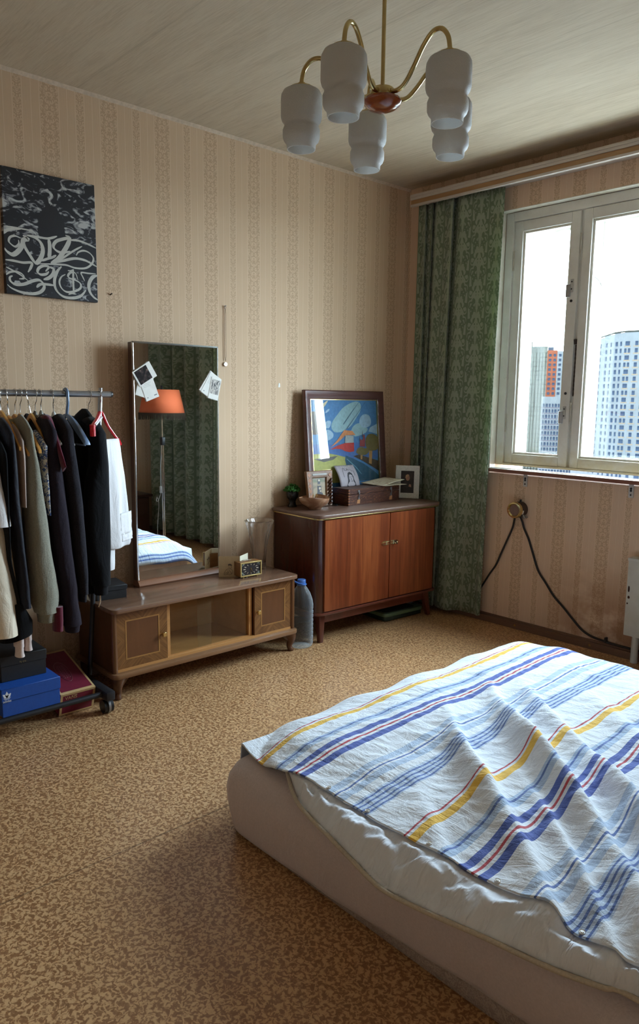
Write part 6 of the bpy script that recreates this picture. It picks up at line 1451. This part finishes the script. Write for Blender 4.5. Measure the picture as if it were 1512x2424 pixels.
# pinkish trousers with ribbed cuffs
t = thing('sweatpants', 'pinkish white sweatpants with two ribbed cuffs dangling over the black shoe box', 'trousers', (0.44, -2.69, 0.30))
for j, (yo, zo, w_) in enumerate(((-2.711, 0.318, 0.0165), (-2.679, 0.338, 0.0155))):
    bm = B(); R = []
    for i in range(10):
        k = i/9; z = 0.46+(zo+0.040-0.46)*k
        R.append([(0.452-0.03+0.030*cos(2*pi*q/22), yo+w_*1.05*sin(2*pi*q/22)*(1+0.08*sin(3*2*pi*q/22+z*20)), z) for q in range(22)])
    rings_mesh(bm, R); lg = obj('leg', fixn(bm), PINKW, t, smooth=80)
    bm = B(); rings_mesh(bm, [[(0.424+0.027*k*cos(2*pi*q/36)*(1+0.03*(q % 2)), yo+w_*k*sin(2*pi*q/36)*(1+0.03*(q % 2)), z) for q in range(36)] for k, z in ((1.0, zo+0.044), (0.86, zo+0.034), (0.90, zo+0.015), (1.02, zo))]); obj('cuff', fixn(bm), PINKW, lg, smooth=60)
bm = B(); box(bm, 0.395, 0.440, -2.722, -2.668, 0.445, 0.47); bev(bm, 0.01, 2); obj('waist', bm, PINKW, t)

# white trousers folded over the red hanger
wt = thing('trousers', 'white trousers folded over the red hanger at the right end of the rack', 'trousers', (0.30, -2.26, 0.62))
bm = B(); R = []
rows = [(0.0, 1.138, 0.006, 0.0, 0.150), (0.02, 1.140, 0.013, -0.002, 0.154), (0.08, 1.10, 0.019, -0.002, 0.160), (0.3, 0.97, 0.024, 0.006, 0.180), (0.6, 0.80, 0.028, 0.022, 0.200), (0.82, 0.71, 0.030, 0.034, 0.212), (0.94, 0.655, 0.030, 0.040, 0.212), (1.0, 0.640, 0.024, 0.044, 0.206)]
for i in range(44):
    k = i/43; z, th, s0, s1 = lerp_table([tuple(r) for r in rows], k); r = []
    for q in range(64):
        a = 2*pi*q/64; ca, sa = cos(a), sin(a); sm = (s0+s1)/2+(s1-s0)/2*math.copysign(abs(ca)**0.7, ca)
        off = th*math.copysign(abs(sa)**0.7, sa)*(1+0.28*sin(sm*62+1.2+z*1.5)*min(1, k*3)+0.10*mnoise.noise(Vector((sm*16, z*9, 2))))
        r.append(Pz(sm, z+0.006*mnoise.noise(Vector((sm*20, 0, 1)))*(k > 0.9), off))
    R.append(r)
rings_mesh(bm, R); bd_ = obj('folded_legs', fixn(bm), WHITEF, wt, smooth=80)
bm = B()
for (s0, s1, z0, z1) in ((0.09, 0.195, 0.70, 0.80), (0.10, 0.20, 0.668, 0.705)):
    sheet(bm, lambda u, v: Pz(s0+(s1-s0)*u, z0+(z1-z0)*v, 0.0345+0.004*sin(pi*u)+0.003*mnoise.noise(Vector((u*5, v*5, 0)))), 12, 8)
o = obj('pocket', bm, WHITEF, wt, smooth=80); md = o.modifiers.new('thickness', 'SOLIDIFY'); md.thickness = 0.003
bm = B(); R = []
for i in range(14):
    k = i/13; z = 0.70-0.155*k
    R.append([Pz(0.062+0.024*cos(2*pi*q/24)+0.006*sin(k*4), z, 0.010*sin(2*pi*q/24)*(1+0.2*sin(k*9))) for q in range(24)])
rings_mesh(bm, R); obj('waistband_end', fixn(bm), WHITEF, wt, smooth=80)

# ------------------------------------------------------------------ seen in the mirror: lamp, bedside table
lp = thing('floor_lamp', 'floor lamp with an orange fringed shade behind the bed, seen in the mirror', 'lamp', (2.64, -0.45, 0.0))
lx, ly = 2.64, -0.45
bm = B(); lathe(bm, [(0.001, 0.0), (0.13, 0.0), (0.135, 0.008), (0.12, 0.02), (0.03, 0.03), (0.001, 0.034)], 36, (lx, ly, 0)); obj('base', fixn(bm), BLACK_METAL, lp)
bm = B(); tube(bm, [(lx-0.014, ly, 0.03), (lx-0.014, ly, 0.96)], 0.005, 8); tube(bm, [(lx+0.014, ly, 0.03), (lx+0.014, ly, 0.96)], 0.005, 8); tube(bm, [(lx, ly, 0.96), (lx, ly, 1.36)], 0.005, 8); obj('pole', bm, CHROME, lp)
obj('switch_box', bbox(lx-0.022, lx+0.022, ly-0.016, ly+0.016, 0.92, 0.99, 0.004, 2), BLACK_PLASTIC, lp)
bm = B(); tube(bm, [(lx, ly, 1.36), (lx, ly, 1.43)], 0.008, 8); obj('finial', bm, BLACK_PLASTIC, lp)
ORG = G('orange_shade'); ORG.set(Base_Color=srgb(206, 98, 56), Roughness=0.85)
bm = B(); lathe(bm, [(0.195, 1.195), (0.150, 1.395)], 56, (lx, ly, 0)); sh = obj('lamp_shade', fixn(bm), ORG.m, lp); md = sh.modifiers.new('thickness', 'SOLIDIFY'); md.thickness = 0.003
bm = B()
for k in range(3): tube(bm, [(lx, ly, 1.385), (lx+0.150*cos(k*2.094), ly+0.150*sin(k*2.094), 1.390)], 0.0025, 6)
obj('shade_spider', bm, CHROME, lp)
bm = B()
FR = plain('dark_fringe', srgb(70, 58, 44), 0.95)
for k in range(220):
    a = k*2*pi/220; x, y = lx+0.197*cos(a), ly+0.197*sin(a); L_ = 0.055+0.008*random.random()
    tube(bm, [(x, y, 1.200), (x+0.003*random.uniform(-1, 1), y+0.003*random.uniform(-1, 1), 1.200-L_)], [0.0028, 0.0014], 4)
fr = obj('fringe', bm, FR, sh); fr['kind'] = 'stuff'
bm = B(); tube(bm, spline([(lx, ly-0.01, 0.93), (lx+0.02, ly-0.012, 0.75), (lx+0.025, ly-0.012, 0.56)], 4), 0.0022, 6); tube(bm, spline([(lx+0.025, ly-0.012, 0.50), (lx+0.05, ly-0.02, 0.44), (lx+0.09, ly-0.02, 0.42), (lx+0.08, ly-0.02, 0.46), (lx+0.05, ly-0.02, 0.40), (lx+0.08, ly-0.02, 0.2), (lx+0.12, ly, 0.01)], 5), 0.0022, 6); cdd = obj('cord', bm, WHITEP, lp)
obj('cord_switch', bbox(lx+0.016, lx+0.034, ly-0.020, ly-0.004, 0.50, 0.56, 0.004, 2), WHITEP, cdd)
nt = thing('bedside_table', 'dark wooden bedside table in the far corner, seen at the left of the mirror', 'table', (3.38, -0.49, 0.0))
NTW = wood('bedside_wood', srgb(48, 28, 22), srgb(74, 44, 34), 0.35, 'z', 5)
obj('top', bbox(3.14, 3.60, -0.70, -0.28, 0.405, 0.430, 0.006, 2), NTW, nt)
obj('body', bbox(3.18, 3.595, -0.68, -0.30, 0.08, 0.405, 0.003, 1), NTW, nt)
obj('drawer', bbox(3.166, 3.18, -0.66, -0.32, 0.24, 0.395, 0.003, 1), NTW, nt)
for (x, y) in ((3.21, -0.65), (3.21, -0.33), (3.57, -0.65), (3.57, -0.33)):
    bm = B(); tube(bm, [(x, y, 0.08), (x, y, 0.0)], [0.022, 0.015], 10); obj('leg', bm, NTW, nt)

# ------------------------------------------------------------------ the city outside
def at(az, d): return (3.25+d*sin(radians(az)), -3.72+d*cos(radians(az)))
def facade_mat(name, c, v=0.06): return plain(name, c, 0.9, 0, v, 0.2, Specular_IOR_Level=0.0)
WHF = facade_mat('white_facade', (0.034, 0.036, 0.037, 1)); ORF = facade_mat('orange_facade', (0.046, 0.0145, 0.008, 1)); GRF = facade_mat('grey_green_facade', (0.025, 0.0265, 0.022, 1)); LWF = facade_mat('low_white_facade', (0.037, 0.039, 0.040, 1))
WIN = plain('far_window_glass', (0.0085, 0.012, 0.0185, 1), 0.6, 0, 0.25, 0.35, Specular_IOR_Level=0.0); LINEM = plain('facade_joint', (0.009, 0.0095, 0.008, 1), 0.8, Specular_IOR_Level=0.0); PEACH = plain('peach_band', (0.046, 0.036, 0.026, 1), 0.8, Specular_IOR_Level=0.0); GROUNDM = plain('city_ground', (0.24, 0.235, 0.225, 1), 0.9, 0, 0.1, 0.05)
GZ = -62.0
bm = B(); box(bm, -900, 900, 6, 1200, GZ-1, GZ); gr = obj('ground', bm, GROUNDM); gr['kind'] = 'structure'
def wall_seg(bm, P, Q, z0, z1, depth=18):
    d = Vector((Q[0]-P[0], Q[1]-P[1], 0)); n = Vector((d.y, -d.x, 0)).normalized()
    if n.y > 0: n = -n
    b_ = n*-depth
    v = [bm.verts.new(p) for p in ((P[0], P[1], z0), (Q[0], Q[1], z0), (Q[0]+b_.x, Q[1]+b_.y, z0), (P[0]+b_.x, P[1]+b_.y, z0), (P[0], P[1], z1), (Q[0], Q[1], z1), (Q[0]+b_.x, Q[1]+b_.y, z1), (P[0]+b_.x, P[1]+b_.y, z1))]
    for q in ((0, 3, 2, 1), (4, 5, 6, 7), (0, 1, 5, 4), (1, 2, 6, 5), (2, 3, 7, 6), (3, 0, 4, 7)): bm.faces.new([v[i] for i in q])
    return n
def win_mesh(w, h, mull=1):
    bm = B(); box(bm, -w/2, w/2, -0.06, 0.12, -h/2, h/2); me = bpy.data.meshes.new('window'); bm.to_mesh(me); bm.free(); me.materials.append(WIN); return me
def put_win(me, parent, P, n, z):
    o = link('window', me); o.parent = parent; L = parent.location
    o.location = (P[0]+n.x*0.08-L.x, P[1]+n.y*0.08-L.y, z-L.z); o.rotation_euler = (0, 0, atan2(n.y, n.x)-pi/2+pi)
    return o
WM = {w: win_mesh(w, 1.75) for w in (0.8, 1.1, 1.7, 2.0)}
# right: tall curved tower
path = [(-28.75, 392), (-28.3, 378), (-27.7, 364), (-27.0, 353), (-26.35, 346), (-25.7, 342), (-18.0, 330)]
PT = [at(a, d) for a, d in path]
tw = thing('apartment_tower', 'tall white curved apartment tower filling the right window pane', 'building', (PT[4][0], PT[4][1], GZ))
bm = B(); tops = [27.5, 28.6, 29.6, 30.4, 31.0, 31.2, 31.2]
for i in range(len(PT)-1): wall_seg(bm, PT[i], PT[i+1], GZ, (tops[i]+tops[i+1])/2)
obj('walls', bm, WHF, tw)
bm = B()
for i in range(len(PT)-1):
    for z in (31.4,): 
        P, Q = PT[i], PT[i+1]; tube(bm, [(P[0], P[1], (tops[i]+0.3)), (Q[0], Q[1], tops[i+1]+0.3)], 0.35, 5)
obj('parapet', bm, LINEM, tw)
FLH = 2.92; cnt = 0
bands = B()
for i in (5, 4, 3, 2):
    P, Q = Vector(PT[i]+(0,)), Vector(PT[i+1]+(0,)); d = Q-P; L = d.length; n = Vector((d.y, -d.x, 0)).normalized()
    if n.y > 0: n = -n
    if i < 5: cols = [(0.28, 1.1), (0.72, 0.8)]; cols = [(k, w) for k, w in cols]
    else:
        cols = [(s/L, w) for s, w in ((1.5, 1.7), (5.2, 1.1), (9.0, 2.0), (13.0, 1.7), (17.0, 1.1))]
    for fl in range(24):
        z = 26.6-FLH*fl
        if z < -44: break
        for j, (k, w) in enumerate(cols):
            if i >= 5 and j > 6 and fl > 12: continue
            if cnt >= 296: continue
            q = P+d*k
            if i >= 5 and (fl+j) % 2 and w == 1.7:
                for dx_ in (-0.75, 0.75):
                    q2 = q+d.normalized()*dx_; put_win(WM[0.8], tw, q2, n, z); cnt += 1
            else:
                put_win(WM[w], tw, q, n, z); cnt += 1
            if i >= 5 and w > 1:
                dd = d.normalized(); a_ = q-dd*1.3+n*0.05; c_ = q+dd*1.3+n*0.05
                vs = [bands.verts.new(p) for p in ((a_.x, a_.y, z-1.45), (c_.x, c_.y, z-1.45), (c_.x, c_.y, z-0.95), (a_.x, a_.y, z-0.95))]; bands.faces.new(vs)
o = obj('sill_panel', bands, PEACH, tw, smooth=0); md = o.modifiers.new('thickness', 'SOLIDIFY'); md.thickness = 0.1; o['kind'] = 'stuff'
# left: grey-green tower with a grid of joints
P, Q = at(-33.6, 500), at(-30.82, 500)
gt = thing('apartment_tower', 'grey-green tower block with a fine grid of joints in the left window pane', 'building', (P[0], P[1], GZ))
bm = B(); n = wall_seg(bm, P, Q, GZ, 33.5); obj('walls', bm, GRF, gt)
bm = B(); wall_seg(bm, P, Q, 33.5, 37.0); dd = Vector((Q[0]-P[0], Q[1]-P[1], 0)).normalized(); wall_seg(bm, (P[0]+dd.x*10, P[1]+dd.y*10), (P[0]+dd.x*15, P[1]+dd.y*15), 37, 40, 5); obj('roof_storey', bm, facade_mat('roof_grey', (0.019, 0.020, 0.017, 1)), gt)
bm = B(); L = (Vector(Q)-Vector(P)).length
for i in range(13):
    s = L*(i+0.5)/13; x, y = P[0]+dd.x*s+n.x*0.1, P[1]+dd.y*s+n.y*0.1; w_ = 0.28 if i % 3 else 0.4
    rings_mesh(bm, [[(x-dd.x*w_, y-dd.y*w_, z), (x+dd.x*w_, y+dd.y*w_, z), (x+dd.x*w_-n.x*.2, y+dd.y*w_-n.y*.2, z), (x-dd.x*w_-n.x*.2, y-dd.y*w_-n.y*.2, z)] for z in (GZ, 33)])
z = 33.0
while z > -45:
    a_, c_ = Vector((P[0], P[1], z))+n*0.1, Vector((Q[0], Q[1], z))+n*0.1
    rings_mesh(bm, [[(p.x, p.y, z), (p.x, p.y, z+0.35), (p.x-n.x*.2, p.y-n.y*.2, z+0.35), (p.x-n.x*.2, p.y-n.y*.2, z)] for p in (a_, c_)]); z -= 2.85
o = obj('joint_grid', fixn(bm), LINEM, gt, smooth=0); o['kind'] = 'stuff'
# orange and white block behind
P, M_, Q = at(-30.85, 560), at(-30.13, 560), at(-28.2, 560)
ob = thing('apartment_block', 'orange and white apartment block beyond the low white building', 'building', (P[0], P[1], GZ))
bm = B(); n = wall_seg(bm, P, M_, GZ, 38.6, 20); obj('orange_wall', bm, ORF, ob)
bm = B(); wall_seg(bm, M_, Q, GZ, 38.0, 20); obj('white_wall', bm, LWF, ob)
bm = B(); wall_seg(bm, at(-30.8, 562), at(-30.4, 562), 38.6, 41.0, 6); obj('roof_hut', bm, facade_mat('roof_hut', (0.014, 0.016, 0.02, 1)), ob)
dd = Vector((M_[0]-P[0], M_[1]-P[1], 0)); dl = dd.normalized()
for fl in range(11):
    z = 35.2-3.35*fl
    for s in (2.2, 5.4, 9.0, 12.2, 15.6, 19.0): put_win(WM[1.7], ob, Vector((P[0], P[1], 0))+dl*s, n, z)
# low white building in front
P, Q = at(-31.05, 420), at(-27.5, 420)
lb = thing('apartment_block', 'lower white apartment block with narrow windows at the bottom of the left pane', 'building', (P[0], P[1], GZ))
bm = B(); n = wall_seg(bm, P, Q, GZ, 4.9, 16); obj('walls', bm, LWF, lb)
bm = B(); dd = Vector((Q[0]-P[0], Q[1]-P[1], 0)); dl = dd.normalized()
for fl in range(14):
    z = 0.3-2.95*fl
    for j in range(13):
        put_win(WM[(0.8, 1.1, 0.8)[j % 3]], lb, Vector((P[0], P[1], 0))+dl*(1.2+1.55*j), n, z)
    a_, c_ = Vector((P[0], P[1], z-1.45))+n*0.05, Vector((Q[0], Q[1], z-1.45))+n*0.05
    rings_mesh(bm, [[(p.x, p.y, p.z), (p.x, p.y, p.z+0.3), (p.x-n.x*.1, p.y-n.y*.1, p.z+0.3), (p.x-n.x*.1, p.y-n.y*.1, p.z)] for p in (a_, c_)])
obj('floor_band', fixn(bm), plain('mauve_band', (0.022, 0.017, 0.022, 1), 0.8, Specular_IOR_Level=0.0), lb, smooth=0)
